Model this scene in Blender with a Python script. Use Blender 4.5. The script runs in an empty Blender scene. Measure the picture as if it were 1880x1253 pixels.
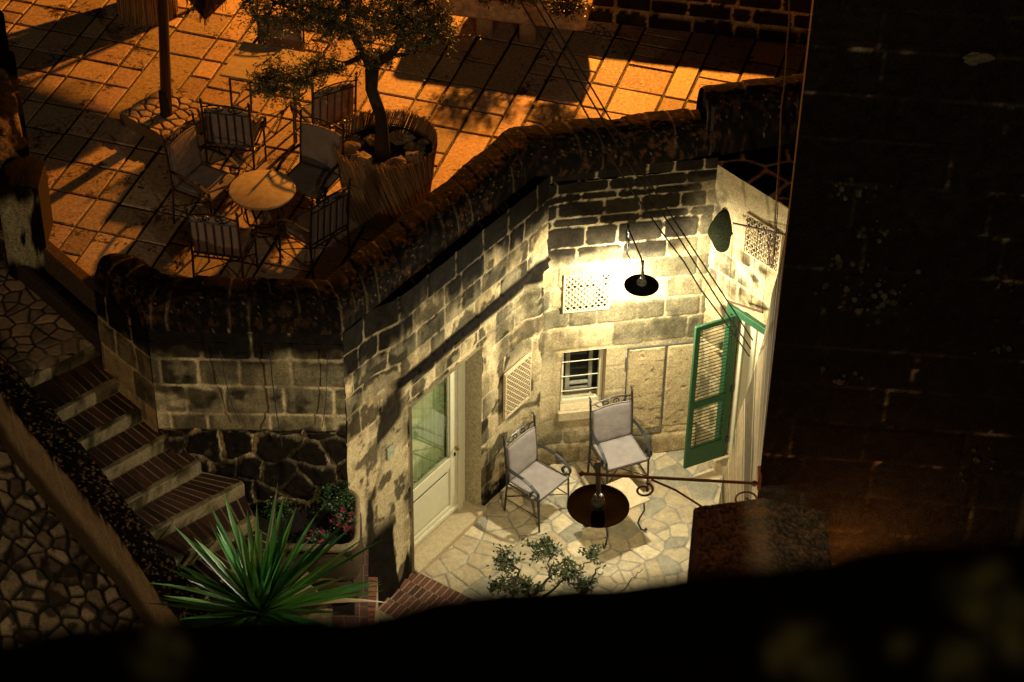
import bpy, math, random
import numpy as np
from mathutils import Vector, Matrix

# ------------------------------------------------------------------ camera / world / lights
S = bpy.context.scene
COL = S.collection
F_PX, CAM_H, PITCH, ROLL = 4300.0, 18.0, math.radians(40), math.radians(1.1)
cam = bpy.data.cameras.new('camera'); camo = bpy.data.objects.new('camera', cam); COL.objects.link(camo)
cam.sensor_width = 36.0; cam.lens = 36.0 * F_PX / 1880.0; cam.clip_end = 300; cam.clip_start = 0.1
cp, sp = math.cos(PITCH), math.sin(PITCH)
fwd = np.array([0, cp, -sp]); up0 = np.array([0, sp, cp]); r0 = np.array([1., 0, 0])
rgt = math.cos(ROLL) * r0 + math.sin(ROLL) * up0
upv = -math.sin(ROLL) * r0 + math.cos(ROLL) * up0
M = Matrix.Identity(4)
for i in range(3):
    M[i][0], M[i][1], M[i][2] = rgt[i], upv[i], -fwd[i]
M[0][3], M[1][3], M[2][3] = 0, 0, CAM_H
camo.matrix_world = M
cam.dof.use_dof = True; cam.dof.focus_distance = 25.0; cam.dof.aperture_fstop = 3.4
S.camera = camo
CP = np.array([0, 0, CAM_H])
def ray(x, y): return fwd * F_PX + rgt * (x - 940) + upv * (626.5 - y)
def P(x, y, z):                       # photo pixel -> point on the level z
    d = ray(x, y); return CP + d * ((z - CAM_H) / d[2])
def V(x, y, a, b):                    # photo pixel -> point on the vertical plane through plan points a, b
    d = ray(x, y); n0, n1 = b[1] - a[1], -(b[0] - a[0])
    return CP + d * ((a[0] * n0 + a[1] * n1) / (d[0] * n0 + d[1] * n1))
def VY(x, y, Y): return V(x, y, (0, Y), (1, Y))

W = bpy.data.worlds.new("World"); S.world = W; W.use_nodes = True
bg = W.node_tree.nodes['Background']; bg.inputs[0].default_value = (0.9, 0.62, 0.38, 1); bg.inputs[1].default_value = 0.007
S.view_settings.view_transform = 'Standard'; S.view_settings.look = 'None'
S.view_settings.exposure = 0.0; S.view_settings.gamma = 1.0
S.cycles.max_bounces = 6; S.cycles.diffuse_bounces = 4

def lamp(name, loc, power, color, radius=0.05):
    l = bpy.data.lights.new(name, 'POINT'); l.energy = power; l.color = color; l.shadow_soft_size = radius
    o = bpy.data.objects.new(name, l); o.location = loc; COL.objects.link(o); return o
SODIUM = (1.0, 0.33, 0.038)
lamp('sodium_street_light', (1.15, 27.0, 7.2), 5800, SODIUM, 0.10)      # street lamp beyond the terrace wall
lamp('street_light', (3.4, 6.5, 13.5), 520, (1.0, 0.80, 0.5), 0.12)    # street lamp on the camera's side
lamp('alley_light', (3.05, 14.42, 3.05), 48, (1.0, 0.36, 0.08), 0.10)          # glow on the dark house from the alley
lamp('alley_street_light', (-7.0, 8.5, 7.5), 520, (1.0, 0.64, 0.32), 0.12)
lamp('upper_fill_light', (1.5, -4.0, 22.0), 210, (1.0, 0.86, 0.5), 0.3)  # unseen fill added behind the camera to bring out the parapet lichen
FAR_L = np.array([1.325, 18.90, 2.83])
lamp('patio_lamp_light', tuple(FAR_L), 290, (1.0, 0.91, 0.65), 0.06)
NEAR_L = VY(1098, 932, 14.93) - np.array([0, 0, .05])
lamp('gate_lamp_light', tuple(NEAR_L), 300, (1.0, 0.88, 0.60), 0.035)

# ------------------------------------------------------------------ noise
rng = np.random.default_rng(7); random.seed(7)
_T = np.random.default_rng(3).random(65536)
def _h(i, j, k):
    return _T[((i * 73856093) ^ (j * 19349663) ^ (k * 83492791)) & 65535]
def vn(x, y, z=0.0):
    x, y, z = np.broadcast_arrays(np.asarray(x, float), np.asarray(y, float), np.asarray(z, float))
    i, j, k = np.floor(x).astype(np.int64), np.floor(y).astype(np.int64), np.floor(z).astype(np.int64)
    u, v, w = x - i, y - j, z - k
    u, v, w = u * u * (3 - 2 * u), v * v * (3 - 2 * v), w * w * (3 - 2 * w)
    r = 0
    for a in (0, 1):
        for b in (0, 1):
            for c in (0, 1):
                r = r + _h(i + a, j + b, k + c) * (u if a else 1 - u) * (v if b else 1 - v) * (w if c else 1 - w)
    return r
def fbm(x, y, z=0.0, o=4):
    r, a, s, t = 0, 0.5, 1.0, 0
    for _ in range(o):
        r = r + a * vn(x * s + 17 * _, y * s, z * s); t += a; a *= .5; s *= 2.03
    return r / t
def ss(a, b, x):
    t = np.clip((x - a) / (b - a), 0, 1); return t * t * (3 - 2 * t)
def mixc(a, b, t):
    return a * (1 - t[..., None]) + b * t[..., None]
C = lambda *a: np.array(a, float)

# ------------------------------------------------------------------ materials
MT = {}
def mat(name, base=(.3, .3, .3), rough=.8, metal=0.0, spec=0.4, noise=None, bump=None, attr=False, fine=(40, .35), coat=0, alpha=None):
    if name in MT: return MT[name]
    m = bpy.data.materials.new(name); m.use_nodes = True; nt = m.node_tree; N = nt.nodes; L = nt.links
    b = N['Principled BSDF']; b.inputs['Roughness'].default_value = rough; b.inputs['Metallic'].default_value = metal
    b.inputs['Specular IOR Level'].default_value = spec
    tc = N.new('ShaderNodeTexCoord')
    if attr:
        a = N.new('ShaderNodeAttribute'); a.attribute_name = 'Col'; src = a.outputs['Color']
    else:
        r = N.new('ShaderNodeRGB'); r.outputs[0].default_value = (*base, 1); src = r.outputs[0]
    n = N.new('ShaderNodeTexNoise'); n.inputs['Scale'].default_value = fine[0]; n.inputs['Detail'].default_value = 6
    n.inputs['Roughness'].default_value = .65
    L.new(tc.outputs['Object'], n.inputs['Vector'])
    mr = N.new('ShaderNodeMapRange'); mr.inputs[1].default_value = .3; mr.inputs[2].default_value = .7
    mr.inputs[3].default_value = 1 - fine[1]; mr.inputs[4].default_value = 1 + fine[1]
    L.new(n.outputs['Fac'], mr.inputs[0])
    mx = N.new('ShaderNodeMix'); mx.data_type = 'RGBA'; mx.blend_type = 'MULTIPLY'; mx.inputs[0].default_value = 1
    L.new(src, mx.inputs[6]); L.new(mr.outputs[0], mx.inputs[7]); L.new(mx.outputs[2], b.inputs['Base Color'])
    if bump:
        n2 = N.new('ShaderNodeTexNoise'); n2.inputs['Scale'].default_value = bump[0]; n2.inputs['Detail'].default_value = 8
        n2.inputs['Roughness'].default_value = .7
        L.new(tc.outputs['Object'], n2.inputs['Vector'])
        bp = N.new('ShaderNodeBump'); bp.inputs['Strength'].default_value = bump[1]; bp.inputs['Distance'].default_value = bump[2]
        L.new(n2.outputs['Fac'], bp.inputs['Height']); L.new(bp.outputs[0], b.inputs['Normal'])
        if len(bump) > 3:
            r2 = N.new('ShaderNodeMapRange'); r2.inputs[1].default_value = .35; r2.inputs[2].default_value = .65
            r2.inputs[3].default_value = bump[3]; r2.inputs[4].default_value = bump[4]
            L.new(n2.outputs['Fac'], r2.inputs[0]); L.new(r2.outputs[0], b.inputs['Roughness'])
    MT[name] = m; return m

def paving_mat(name, scale, stone_a, stone_b, grout, gw, rnd=1.0, rough=.6, warp=.05, bumpd=.006, dirt=.4, seed=0.0):
    """crazy paving / cobbles: voronoi cells with mortar between"""
    m = bpy.data.materials.new(name); m.use_nodes = True; nt = m.node_tree; N = nt.nodes; L = nt.links
    b = N['Principled BSDF']
    tc = N.new('ShaderNodeTexCoord'); nz = N.new('ShaderNodeTexNoise'); nz.inputs['Scale'].default_value = 6; nz.inputs['Detail'].default_value = 3
    L.new(tc.outputs['Object'], nz.inputs['Vector'])
    sc = N.new('ShaderNodeVectorMath'); sc.operation = 'MULTIPLY_ADD'
    L.new(nz.outputs['Color'], sc.inputs[0]); sc.inputs[1].default_value = (warp,) * 3; 
    L.new(tc.outputs['Object'], sc.inputs[2])
    off = N.new('ShaderNodeVectorMath'); off.operation = 'ADD'; off.inputs[1].default_value = (seed, seed * 1.7, 0); L.new(sc.outputs[0], off.inputs[0])
    fl = N.new('ShaderNodeVectorMath'); fl.operation = 'MULTIPLY'; fl.inputs[1].default_value = (1, 1, 0); L.new(off.outputs[0], fl.inputs[0])
    ve = N.new('ShaderNodeTexVoronoi'); ve.feature = 'DISTANCE_TO_EDGE'; ve.inputs['Scale'].default_value = scale; ve.inputs['Randomness'].default_value = rnd
    vf = N.new('ShaderNodeTexVoronoi'); vf.feature = 'F1'; vf.inputs['Scale'].default_value = scale; vf.inputs['Randomness'].default_value = rnd
    L.new(fl.outputs[0], ve.inputs['Vector']); L.new(fl.outputs[0], vf.inputs['Vector'])
    n3 = N.new('ShaderNodeTexNoise'); n3.inputs['Scale'].default_value = 30; n3.inputs['Detail'].default_value = 8; n3.inputs['Roughness'].default_value = .7
    L.new(tc.outputs['Object'], n3.inputs['Vector'])
    add = N.new('ShaderNodeMath'); add.operation = 'MULTIPLY_ADD'; L.new(n3.outputs['Fac'], add.inputs[0]); add.inputs[1].default_value = gw * .9
    L.new(ve.outputs['Distance'], add.inputs[2])
    e = N.new('ShaderNodeMapRange'); e.interpolation_type = 'SMOOTHSTEP'; e.inputs[1].default_value = gw * 1.1; e.inputs[2].default_value = gw * 1.75
    L.new(add.outputs[0], e.inputs[0])
    sep = N.new('ShaderNodeSeparateColor'); L.new(vf.outputs['Color'], sep.inputs[0])
    cr = N.new('ShaderNodeMix'); cr.data_type = 'RGBA'; cr.inputs[6].default_value = (*stone_a, 1); cr.inputs[7].default_value = (*stone_b, 1)
    L.new(sep.outputs[0], cr.inputs[0])
    mr = N.new('ShaderNodeMapRange'); mr.inputs[1].default_value = .3; mr.inputs[2].default_value = .72; mr.inputs[3].default_value = 1 - dirt; mr.inputs[4].default_value = 1.15
    L.new(n3.outputs['Fac'], mr.inputs[0])
    n4 = N.new('ShaderNodeTexNoise'); n4.inputs['Scale'].default_value = 5; n4.inputs['Detail'].default_value = 5; L.new(tc.outputs['Object'], n4.inputs['Vector'])
    m4 = N.new('ShaderNodeMapRange'); m4.inputs[1].default_value = .35; m4.inputs[2].default_value = .6; m4.inputs[3].default_value = 1 - dirt * .7; m4.inputs[4].default_value = 1
    L.new(n4.outputs['Fac'], m4.inputs[0])
    mm = N.new('ShaderNodeMath'); mm.operation = 'MULTIPLY'; L.new(mr.outputs[0], mm.inputs[0]); L.new(m4.outputs[0], mm.inputs[1])
    mu = N.new('ShaderNodeMix'); mu.data_type = 'RGBA'; mu.blend_type = 'MULTIPLY'; mu.inputs[0].default_value = 1
    L.new(cr.outputs[2], mu.inputs[6]); L.new(mm.outputs[0], mu.inputs[7])
    fin = N.new('ShaderNodeMix'); fin.data_type = 'RGBA'; fin.inputs[6].default_value = (*grout, 1)
    L.new(e.outputs[0], fin.inputs[0]); L.new(mu.outputs[2], fin.inputs[7]); L.new(fin.outputs[2], b.inputs['Base Color'])
    h = N.new('ShaderNodeMath'); h.operation = 'MULTIPLY_ADD'; L.new(n3.outputs['Fac'], h.inputs[0]); h.inputs[1].default_value = .35; L.new(e.outputs[0], h.inputs[2])
    h2 = N.new('ShaderNodeMath'); h2.operation = 'MULTIPLY_ADD'; L.new(sep.outputs[1], h2.inputs[0]); h2.inputs[1].default_value = .4; L.new(h.outputs[0], h2.inputs[2])
    bp = N.new('ShaderNodeBump'); bp.inputs['Strength'].default_value = .9; bp.inputs['Distance'].default_value = bumpd
    L.new(h2.outputs[0], bp.inputs['Height']); L.new(bp.outputs[0], b.inputs['Normal'])
    rr = N.new('ShaderNodeMapRange'); rr.inputs[1].default_value = .3; rr.inputs[2].default_value = .7; rr.inputs[3].default_value = rough - .2; rr.inputs[4].default_value = rough + .2
    L.new(n4.outputs['Fac'], rr.inputs[0]); L.new(rr.outputs[0], b.inputs['Roughness'])
    return m

M_STONE = mat('limestone', attr=True, rough=.92, spec=.05, fine=(55, .45), bump=(45, .7, .012))
M_SOOT = mat('sooty_stone', attr=True, rough=.9, spec=.04, fine=(60, .8), bump=(50, .8, .015))
M_TILE = mat('wet_terrace_tile', attr=True, rough=.5, spec=.32, fine=(24, .42), bump=(34, .5, .008, .46, .8))
M_GROUT = mat('wet_grout', (.022, .014, .008), rough=.35, fine=(30, .5), bump=(60, .9, .02, .12, .5))
M_IRON = mat('black_wrought_iron', (.014, .016, .021), rough=.38, spec=.6, fine=(80, .3), bump=(120, .2, .002))
M_RUST = mat('rusty_iron', (.10, .04, .02), rough=.7, fine=(70, .5), bump=(90, .4, .003))
M_FABRIC = mat('grey_canvas', (.30, .265, .25), rough=.9, fine=(9, .16), bump=(14, .35, .02))
M_FABRIC2 = mat('grey_canvas_outdoor', (.26, .22, .20), rough=.9, fine=(9, .2), bump=(12, .5, .03))
M_CREAM = mat('cream_paint', (.66, .62, .43), rough=.42, fine=(12, .06), bump=(20, .08, .004))
M_GREEN = mat('green_paint', (.020, .085, .034), rough=.5, fine=(30, .22), bump=(60, .2, .003))
M_TERRA = mat('pale_terracotta', (.55, .44, .26), rough=.85, fine=(50, .35), bump=(60, .4, .004))
M_DARK = mat('dark_void', (.006, .006, .006), rough=.9)
M_BRICK = mat('dark_red_brick', attr=True, rough=.7, fine=(45, .45), bump=(60, .6, .006))
M_REED = mat('reed_cane', attr=True, rough=.7, fine=(60, .35))
M_BARK = mat('olive_bark', (.035, .025, .015), rough=.95, fine=(30, .5), bump=(30, 1, .03))
M_OLIVE = mat('olive_leaf', attr=True, rough=.5, spec=.5, fine=(20, .3))
M_LEAF = mat('shrub_leaf', attr=True, rough=.45, spec=.5, fine=(20, .3))
M_YUCCA = mat('yucca_leaf', attr=True, rough=.36, spec=.6, fine=(8, .25))
M_PETAL = mat('pink_petal', (.28, .014, .055), rough=.6, fine=(40, .3))
M_SOIL = mat('dark_soil', (.014, .010, .007), rough=.95, fine=(40, .6), bump=(40, 1, .03))
M_SHADE = mat('dark_enamel', (.005, .0035, .0025), rough=.7, spec=.03, fine=(30, .3), bump=(30, .15, .004))
M_STEEL = mat('weathered_zinc', (.10, .095, .075), rough=.6, fine=(50, .4))
M_SLAB = mat('table_stone', (.52, .43, .26), rough=.6, fine=(14, .2), bump=(40, .2, .003))
M_BRASS = mat('brass', (.35, .2, .06), rough=.3, metal=1, fine=(40, .3))
M_CABLE = mat('cable_rubber', (.02, .018, .018), rough=.6)
M_CABLE2 = mat('tan_cable', (.28, .18, .1), rough=.7)
M_THATCH = mat('straw_thatch', attr=True, rough=.8, fine=(60, .4))
M_LINT = mat('threshold_limestone', (.52, .42, .25), rough=.6, fine=(30, .22), bump=(35, .4, .006))
M_PLAS = mat('plaster', (.40, .33, .2), rough=.9, fine=(30, .4), bump=(25, .6, .01))
def glass_mat():
    m = bpy.data.materials.new('door_glass'); m.use_nodes = True; nt = m.node_tree; N = nt.nodes; L = nt.links
    o_ = N['Material Output']; tr_ = N.new('ShaderNodeBsdfTransparent'); tr_.inputs[0].default_value = (.90, .96, .86, 1)
    gl = N.new('ShaderNodeBsdfGlossy'); gl.inputs['Roughness'].default_value = .02; lw = N.new('ShaderNodeLayerWeight'); lw.inputs[0].default_value = .5
    fr = N.new('ShaderNodeMapRange'); fr.inputs[1].default_value = 0; fr.inputs[2].default_value = 1; fr.inputs[3].default_value = .10; fr.inputs[4].default_value = .42; L.new(lw.outputs['Facing'], fr.inputs[0])
    mx = N.new('ShaderNodeMixShader'); L.new(fr.outputs[0], mx.inputs[0]); L.new(tr_.outputs[0], mx.inputs[1]); L.new(gl.outputs[0], mx.inputs[2]); L.new(mx.outputs[0], o_.inputs['Surface'])
    return m
M_GLASS = glass_mat()
M_PANE = mat('window_glass', (.012, .013, .012), rough=.12, spec=.8, fine=(3, .3))
def bulb_mat():
    m = bpy.data.materials.new('lit_bulb'); m.use_nodes = True; b = m.node_tree.nodes['Principled BSDF']
    b.inputs['Emission Color'].default_value = (1, .87, .6, 1); b.inputs['Emission Strength'].default_value = 8; return m
M_BULB = bulb_mat()

# ------------------------------------------------------------------ mesh tools
class MB:
    def __init__(s): s.v = []; s.f = []; s.c = []; s.n = 0
    def add(s, vs, fs, col=None):
        vs = np.asarray(vs, float).reshape(-1, 3); k = s.n
        s.v.append(vs); s.f += [tuple(i + k for i in f) for f in fs]; s.n += len(vs)
        c = np.ones((len(vs), 3)) * (.5 if col is None else np.asarray(col, float)); s.c.append(c); return s
    def box(s, c, d, rz=0.0, col=None, top=1.0, bev=0.0, tilt=None):
        x, y, z = [q / 2 for q in d]; r = []
        if bev > 0:
            b = min(bev, x * .9, y * .9, z * .9); ring = lambda X, Y, e: [(X - e, -Y), (X, -Y + e), (X, Y - e), (X - e, Y), (-X + e, Y), (-X, Y - e), (-X, -Y + e), (-X + e, -Y)]
            lv = []
            for zz, ins in ((-z, b), (-z + b, 0), (z - b, 0), (z, b)):
                k = top if zz > 0 else 1
                lv.append([(px * k, py * k, zz) for px, py in ring(x - ins, y - ins, b)])
            r = [p for l in lv for p in l]
            fs = [tuple(range(7, -1, -1)), tuple(range(24, 32))]
            for a in range(3):
                for i in range(8): fs.append((a * 8 + i, a * 8 + (i + 1) % 8, a * 8 + 8 + (i + 1) % 8, a * 8 + 8 + i))
        else:
            r = [(-x, -y, -z), (x, -y, -z), (x, y, -z), (-x, y, -z), (-x * top, -y * top, z), (x * top, -y * top, z), (x * top, y * top, z), (-x * top, y * top, z)]
            fs = [(3, 2, 1, 0), (4, 5, 6, 7), (0, 1, 5, 4), (1, 2, 6, 5), (2, 3, 7, 6), (3, 0, 4, 7)]
        r = np.array(r); ca, sa = math.cos(rz), math.sin(rz)
        if tilt is not None: r = r @ np.array(tilt).T
        r = np.stack([r[:, 0] * ca - r[:, 1] * sa, r[:, 0] * sa + r[:, 1] * ca, r[:, 2]], 1) + np.array(c)
        return s.add(r, fs, col)
    def tube(s, pts, r, n=8, col=None, flat=None, caps=True):
        pts = [np.array(p, float) for p in pts]; m = len(pts)
        rr = r if hasattr(r, '__len__') else [r] * m; vs = []; u = None
        for i, p in enumerate(pts):
            t = pts[min(i + 1, m - 1)] - pts[max(i - 1, 0)]; t = t / (np.linalg.norm(t) + 1e-9)
            if u is None:
                a = np.array([0, 0, 1.]) if abs(t[2]) < .9 else np.array([1., 0, 0]); u = np.cross(t, a)
            u = u - t * (u @ t); u /= np.linalg.norm(u) + 1e-9; w = np.cross(t, u)
            for k in range(n):
                q = 2 * math.pi * k / n + math.pi / n
                if flat: vs.append(p + (u * math.cos(q) * flat[0] + w * math.sin(q) * flat[1]) * rr[i])
                else: vs.append(p + (u * math.cos(q) + w * math.sin(q)) * rr[i])
        fs = [(i * n + k, i * n + (k + 1) % n, (i + 1) * n + (k + 1) % n, (i + 1) * n + k) for i in range(m - 1) for k in range(n)]
        if caps: fs += [tuple(range(n - 1, -1, -1)), tuple(range((m - 1) * n, m * n))]
        return s.add(vs, fs, col)
    def lathe(s, prof, c=(0, 0, 0), n=40, col=None):
        vs = []; m = len(prof)
        for r, z in prof:
            for k in range(n):
                q = 2 * math.pi * k / n; vs.append((c[0] + r * math.cos(q), c[1] + r * math.sin(q), c[2] + z))
        fs = [(i * n + k, i * n + (k + 1) % n, (i + 1) * n + (k + 1) % n, (i + 1) * n + k) for i in range(m - 1) for k in range(n)]
        return s.add(vs, fs, col)
    def prism(s, poly, z0, z1, col=None):
        n = len(poly); vs = [(p[0], p[1], z0) for p in poly] + [(p[0], p[1], z1) for p in poly]
        fs = [tuple(range(n - 1, -1, -1)), tuple(range(n, 2 * n))] + [(i, (i + 1) % n, n + (i + 1) % n, n + i) for i in range(n)]
        return s.add(vs, fs, col)
    def ball(s, c, r, n=10, m=6, col=None, jit=0, seed=0):
        vs = []
        for i in range(m + 1):
            th = math.pi * i / m
            for k in range(n):
                q = 2 * math.pi * k / n; d = np.array([math.sin(th) * math.cos(q), math.sin(th) * math.sin(q), math.cos(th)])
                j = 1 + jit * (float(vn(d[0] * 1.6 + seed * 3.1, d[1] * 1.6 + seed, d[2] * 1.6)) - .5) * 2 if jit else 1
                vs.append(np.array(c) + d * np.array(r) * j)
        fs = [(i * n + k, (i + 1) * n + k, (i + 1) * n + (k + 1) % n, i * n + (k + 1) % n) for i in range(m) for k in range(n)]
        return s.add(vs, fs, col)
    def build(s, name, m, parent=None, smooth=False, origin=None):
        v = np.concatenate(s.v); c = np.concatenate(s.c)
        o_ = np.array(origin if origin is not None else (0, 0, 0), float)
        me = bpy.data.meshes.new(name); me.from_pydata((v - o_).tolist(), [], s.f)
        at = me.color_attributes.new('Col', 'FLOAT_COLOR', 'POINT')
        at.data.foreach_set('color', np.concatenate([c, np.ones((len(c), 1))], 1).astype(np.float32).ravel())
        if smooth: me.polygons.foreach_set('use_smooth', [True] * len(me.polygons))
        me.materials.append(m); o = bpy.data.objects.new(name, me); o.location = o_; COL.objects.link(o)
        if parent is not None:
            o.parent = parent
            if origin is not None and parent.type == 'EMPTY' and parent.get('_abs'): o.location = o_ - np.array(parent.location)
        return o
def gridmesh(name, X, col, m, parent=None, mask=None, smooth=True):
    """X: (n,m,3) vertices, col same; mask (n-1,m-1) True = keep the face"""
    n, k = X.shape[:2]; idx = np.arange(n * k).reshape(n, k)
    q = np.stack([idx[:-1, :-1], idx[1:, :-1], idx[1:, 1:], idx[:-1, 1:]], -1)
    q = q[mask] if mask is not None else q.reshape(-1, 4)
    me = bpy.data.meshes.new(name); me.vertices.add(n * k); me.vertices.foreach_set('co', X.reshape(-1).astype(np.float32))
    me.loops.add(len(q) * 4); me.loops.foreach_set('vertex_index', q.reshape(-1).astype(np.int32))
    me.polygons.add(len(q)); me.polygons.foreach_set('loop_start', np.arange(0, len(q) * 4, 4, dtype=np.int32))
    me.update(calc_edges=True); me.validate()
    me.polygons.foreach_set('use_smooth', [smooth] * len(me.polygons))
    at = me.color_attributes.new('Col', 'FLOAT_COLOR', 'POINT')
    at.data.foreach_set('color', np.concatenate([col.reshape(-1, 3), np.ones((n * k, 1))], 1).astype(np.float32).ravel())
    me.materials.append(m); o = bpy.data.objects.new(name, me); COL.objects.link(o)
    if parent is not None: o.parent = parent
    return o
def thing(name, label, cat, group=None, loc=(0, 0, 0), rz=0.0):
    o = bpy.data.objects.new(name, None); COL.objects.link(o); o.location = loc; o.rotation_euler = (0, 0, rz)
    o.empty_display_size = .1; o['label'] = label; o['category'] = cat
    if group: o['group'] = group
    return o
def tag(o, label, cat, group=None):
    o['label'] = label; o['category'] = cat
    if group: o['group'] = group
    return o
def struct(o, kind='structure', label=None):
    o['kind'] = kind
    if label: o['label'] = label
    return o
def dup(root, loc, rz, label, group=None):
    r = root.copy(); COL.objects.link(r); r.location = loc; r.rotation_euler = (0, 0, rz); r['label'] = label
    if group: r['group'] = group
    for ch in list(root.children):
        c = ch.copy(); COL.objects.link(c); c.parent = r
        for g in list(ch.children):
            d = g.copy(); COL.objects.link(d); d.parent = c
    return r

# ------------------------------------------------------------------ masonry
PALE, WARM, GREY, SOOT, MORT, GRNM = C(.56, .455, .26), C(.46, .345, .175), C(.15, .128, .075), C(.0065, .005, .0033), C(.52, .415, .245), C(.022, .026, .010)
def blocks(u, z, courses, wmin, wmax, seed, slope=0.0):
    """block ids and distance to the joint for a coursed wall"""
    zz = z + slope * u + .012 * (fbm(u * 2.2, z * 2.2, seed) - .5) * 2
    ci = np.searchsorted(courses, zz) - 1; ci = np.clip(ci, 0, len(courses) - 2)
    co = np.array(courses); dz = np.minimum(zz - co[ci], co[ci + 1] - zz)
    rnd = np.random.default_rng(seed); uu = u + .012 * (fbm(u * 3, z * 3, seed + 9) - .5) * 2
    du = np.zeros_like(u); bid = np.zeros(u.shape, int); lo = u.min() - 2; hi = u.max() + 2
    for k in range(len(courses) - 1):
        xs = [lo]
        while xs[-1] < hi: xs.append(xs[-1] + rnd.uniform(wmin, wmax))
        xs = np.array(xs); mk = ci == k
        j = np.clip(np.searchsorted(xs, uu[mk]) - 1, 0, len(xs) - 2)
        du[mk] = np.minimum(uu[mk] - xs[j], xs[j + 1] - uu[mk]); bid[mk] = j + k * 97
    rc = .05; dd = np.minimum(du, dz); cn = (du < rc) & (dz < rc); dd = np.where(cn, rc - np.hypot(rc - du, rc - dz), dd)   # rounded corners
    return bid, dd
def rubble(u, z, size, seed, warp=.06):
    rnd = np.random.default_rng(seed); a0, a1, b0, b1 = u.min() - size, u.max() + size, z.min() - size, z.max() + size
    nx, ny = int((a1 - a0) / size), int((b1 - b0) / (size * .75)); pts = []
    for i in range(nx + 1):
        for j in range(ny + 1):
            pts.append((a0 + (i + (j % 2) * .5 + rnd.uniform(-.3, .3)) * size, b0 + (j + rnd.uniform(-.3, .3)) * size * .75))
    pts = np.array(pts); uu = u + warp * (fbm(u * 4, z * 4, seed) - .5); zz = z + warp * (fbm(u * 4, z * 4, seed + 5) - .5)
    d = np.sqrt((uu[..., None] - pts[:, 0]) ** 2 + ((zz[..., None] - pts[:, 1]) * 1.25) ** 2); o = np.argpartition(d, 1, axis=-1)[..., :2]
    d2 = np.take_along_axis(d, o, -1); s = np.sort(d2, -1); bid = np.where(d2[..., 0] <= d2[..., 1], o[..., 0], o[..., 1])
    return bid, (s[..., 1] - s[..., 0]) / 2
def wall(name, A, B, z0, z1, parent, courses=None, wmin=.35, wmax=.6, seed=1, res=.014, style='blocks', crust=None, holes=(), off=None,
         mortar=.012, depth=.010, ext0=0, slope=0.0, m=None, keep=None, tones=(PALE, WARM, GREY), greyp=.5, rubsize=.3, plaster=None, noise=.008, cap=None, moss=0.0, soot=.55):
    A = np.array(A[:2], float); B = np.array(B[:2], float); Ln = np.linalg.norm(B - A); d = (B - A) / Ln; nrm = np.array([d[1], -d[0]])
    us = np.linspace(0, Ln, max(2, int(Ln / res) + 1)); zs = np.linspace(z0, z1, max(2, int((z1 - z0) / res) + 1))
    # snap grid lines to hole edges
    for h in holes:
        for e in h[:2]: us[np.argmin(abs(us - e))] = e
        for e in h[2:4]: zs[np.argmin(abs(zs - e))] = e
    u, z = np.meshgrid(us, zs, indexing='ij')
    if style == 'rubble': bid, dj = rubble(u, z, rubsize, seed, .22)
    else: bid, dj = blocks(u, z, courses, wmin, wmax, seed, slope)
    dj = dj + .022 * (fbm(u * 20, z * 20, seed + 2) - .5) + .016 * (fbm(u * 5, z * 5, seed + 12) - .5)
    mt = 1 - ss(mortar * .6, mortar * 1.5, dj)
    t = _T[(bid * 7919 + seed * 131) & 65535]; t2 = _T[(bid * 104729 + seed * 37) & 65535]
    col = mixc(np.broadcast_to(tones[0], u.shape + (3,)), tones[1], t)
    g = ss(1 - greyp - .12, 1 - greyp + .12, t2 * .55 + fbm(u * 1.8, z * 1.8, seed + 31) * .45 + .12)
    big = fbm(u * 3.1, z * 3.1, seed + 3); fin = fbm(u * 16, z * 16, seed + 4)
    col = mixc(col, tones[2], np.clip(g * (.45 + .9 * big), 0, 1))
    col = col * (.72 + .56 * fin)[..., None] * (.8 + .4 * big)[..., None]
    mc = MORT * (.75 + .5 * fbm(u * 9, z * 9, seed + 8))[..., None]
    ws = ss(.30, .58, fbm(u * 2.3, z * 2.9, seed + 61)); cm = mt * (.25 + .75 * ws)
    col = mixc(col, mc, cm); col = col * (.62 + .70 * fbm(u * 1.3, z * 1.7, seed + 71))[..., None] * (.82 + .36 * fbm(u * 34, z * 34, seed + 73, 2))[..., None]
    st = .55 * fbm(u * 5, z * 6, seed + 81, 5) + .45 * fbm(u * 13, z * 3.5, seed + 83); st = ss(.44, .62, st + .10 * (t2 - .5)) * (1 - .8 * cm)
    col = mixc(col, SOOT * 3.5, st * soot)
    if plaster is not None:
        pl = plaster(u, z); col = mixc(col, PALE * (.8 + .35 * fin)[..., None], pl); mt = mt * (1 - pl)
    k = np.zeros_like(u)
    if crust is not None:
        k = np.clip(crust(u, z, big, fin, mt), 0, 1)
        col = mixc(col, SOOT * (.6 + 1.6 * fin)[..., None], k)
    if moss:
        mk = ss(.56, .7, fbm(u * 2.6, z * 1.8, seed + 77)) * moss; col = mixc(col, GRNM * (.5 + fin)[..., None], mk * (1 - k))
    bo = (t - .5) * .012
    dep = depth * ss(0, .03, dj) + bo * ss(0, .02, dj) + noise * (fbm(u * 6, z * 6, seed + 6) - .5) * 2 + noise * .5 * (fin - .5) * 2
    if plaster is not None: dep = dep * (1 - .7 * pl)
    if off is not None: dep = dep + off(u, z)
    # keep hole borders in the wall's plane
    X = np.stack([A[0] + d[0] * u + nrm[0] * dep, A[1] + d[1] * u + nrm[1] * dep, z], -1)
    if cap is not None: X[..., 2] = np.minimum(X[..., 2], cap(u))
    um, zm = (u[:-1, :-1] + u[1:, 1:]) / 2, (z[:-1, :-1] + z[1:, 1:]) / 2; mask = np.ones(um.shape, bool)
    for h in holes: mask &= ~((um > h[0]) & (um < h[1]) & (zm > h[2]) & (zm < h[3]))
    if keep is not None: mask &= keep(um, zm)
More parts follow.
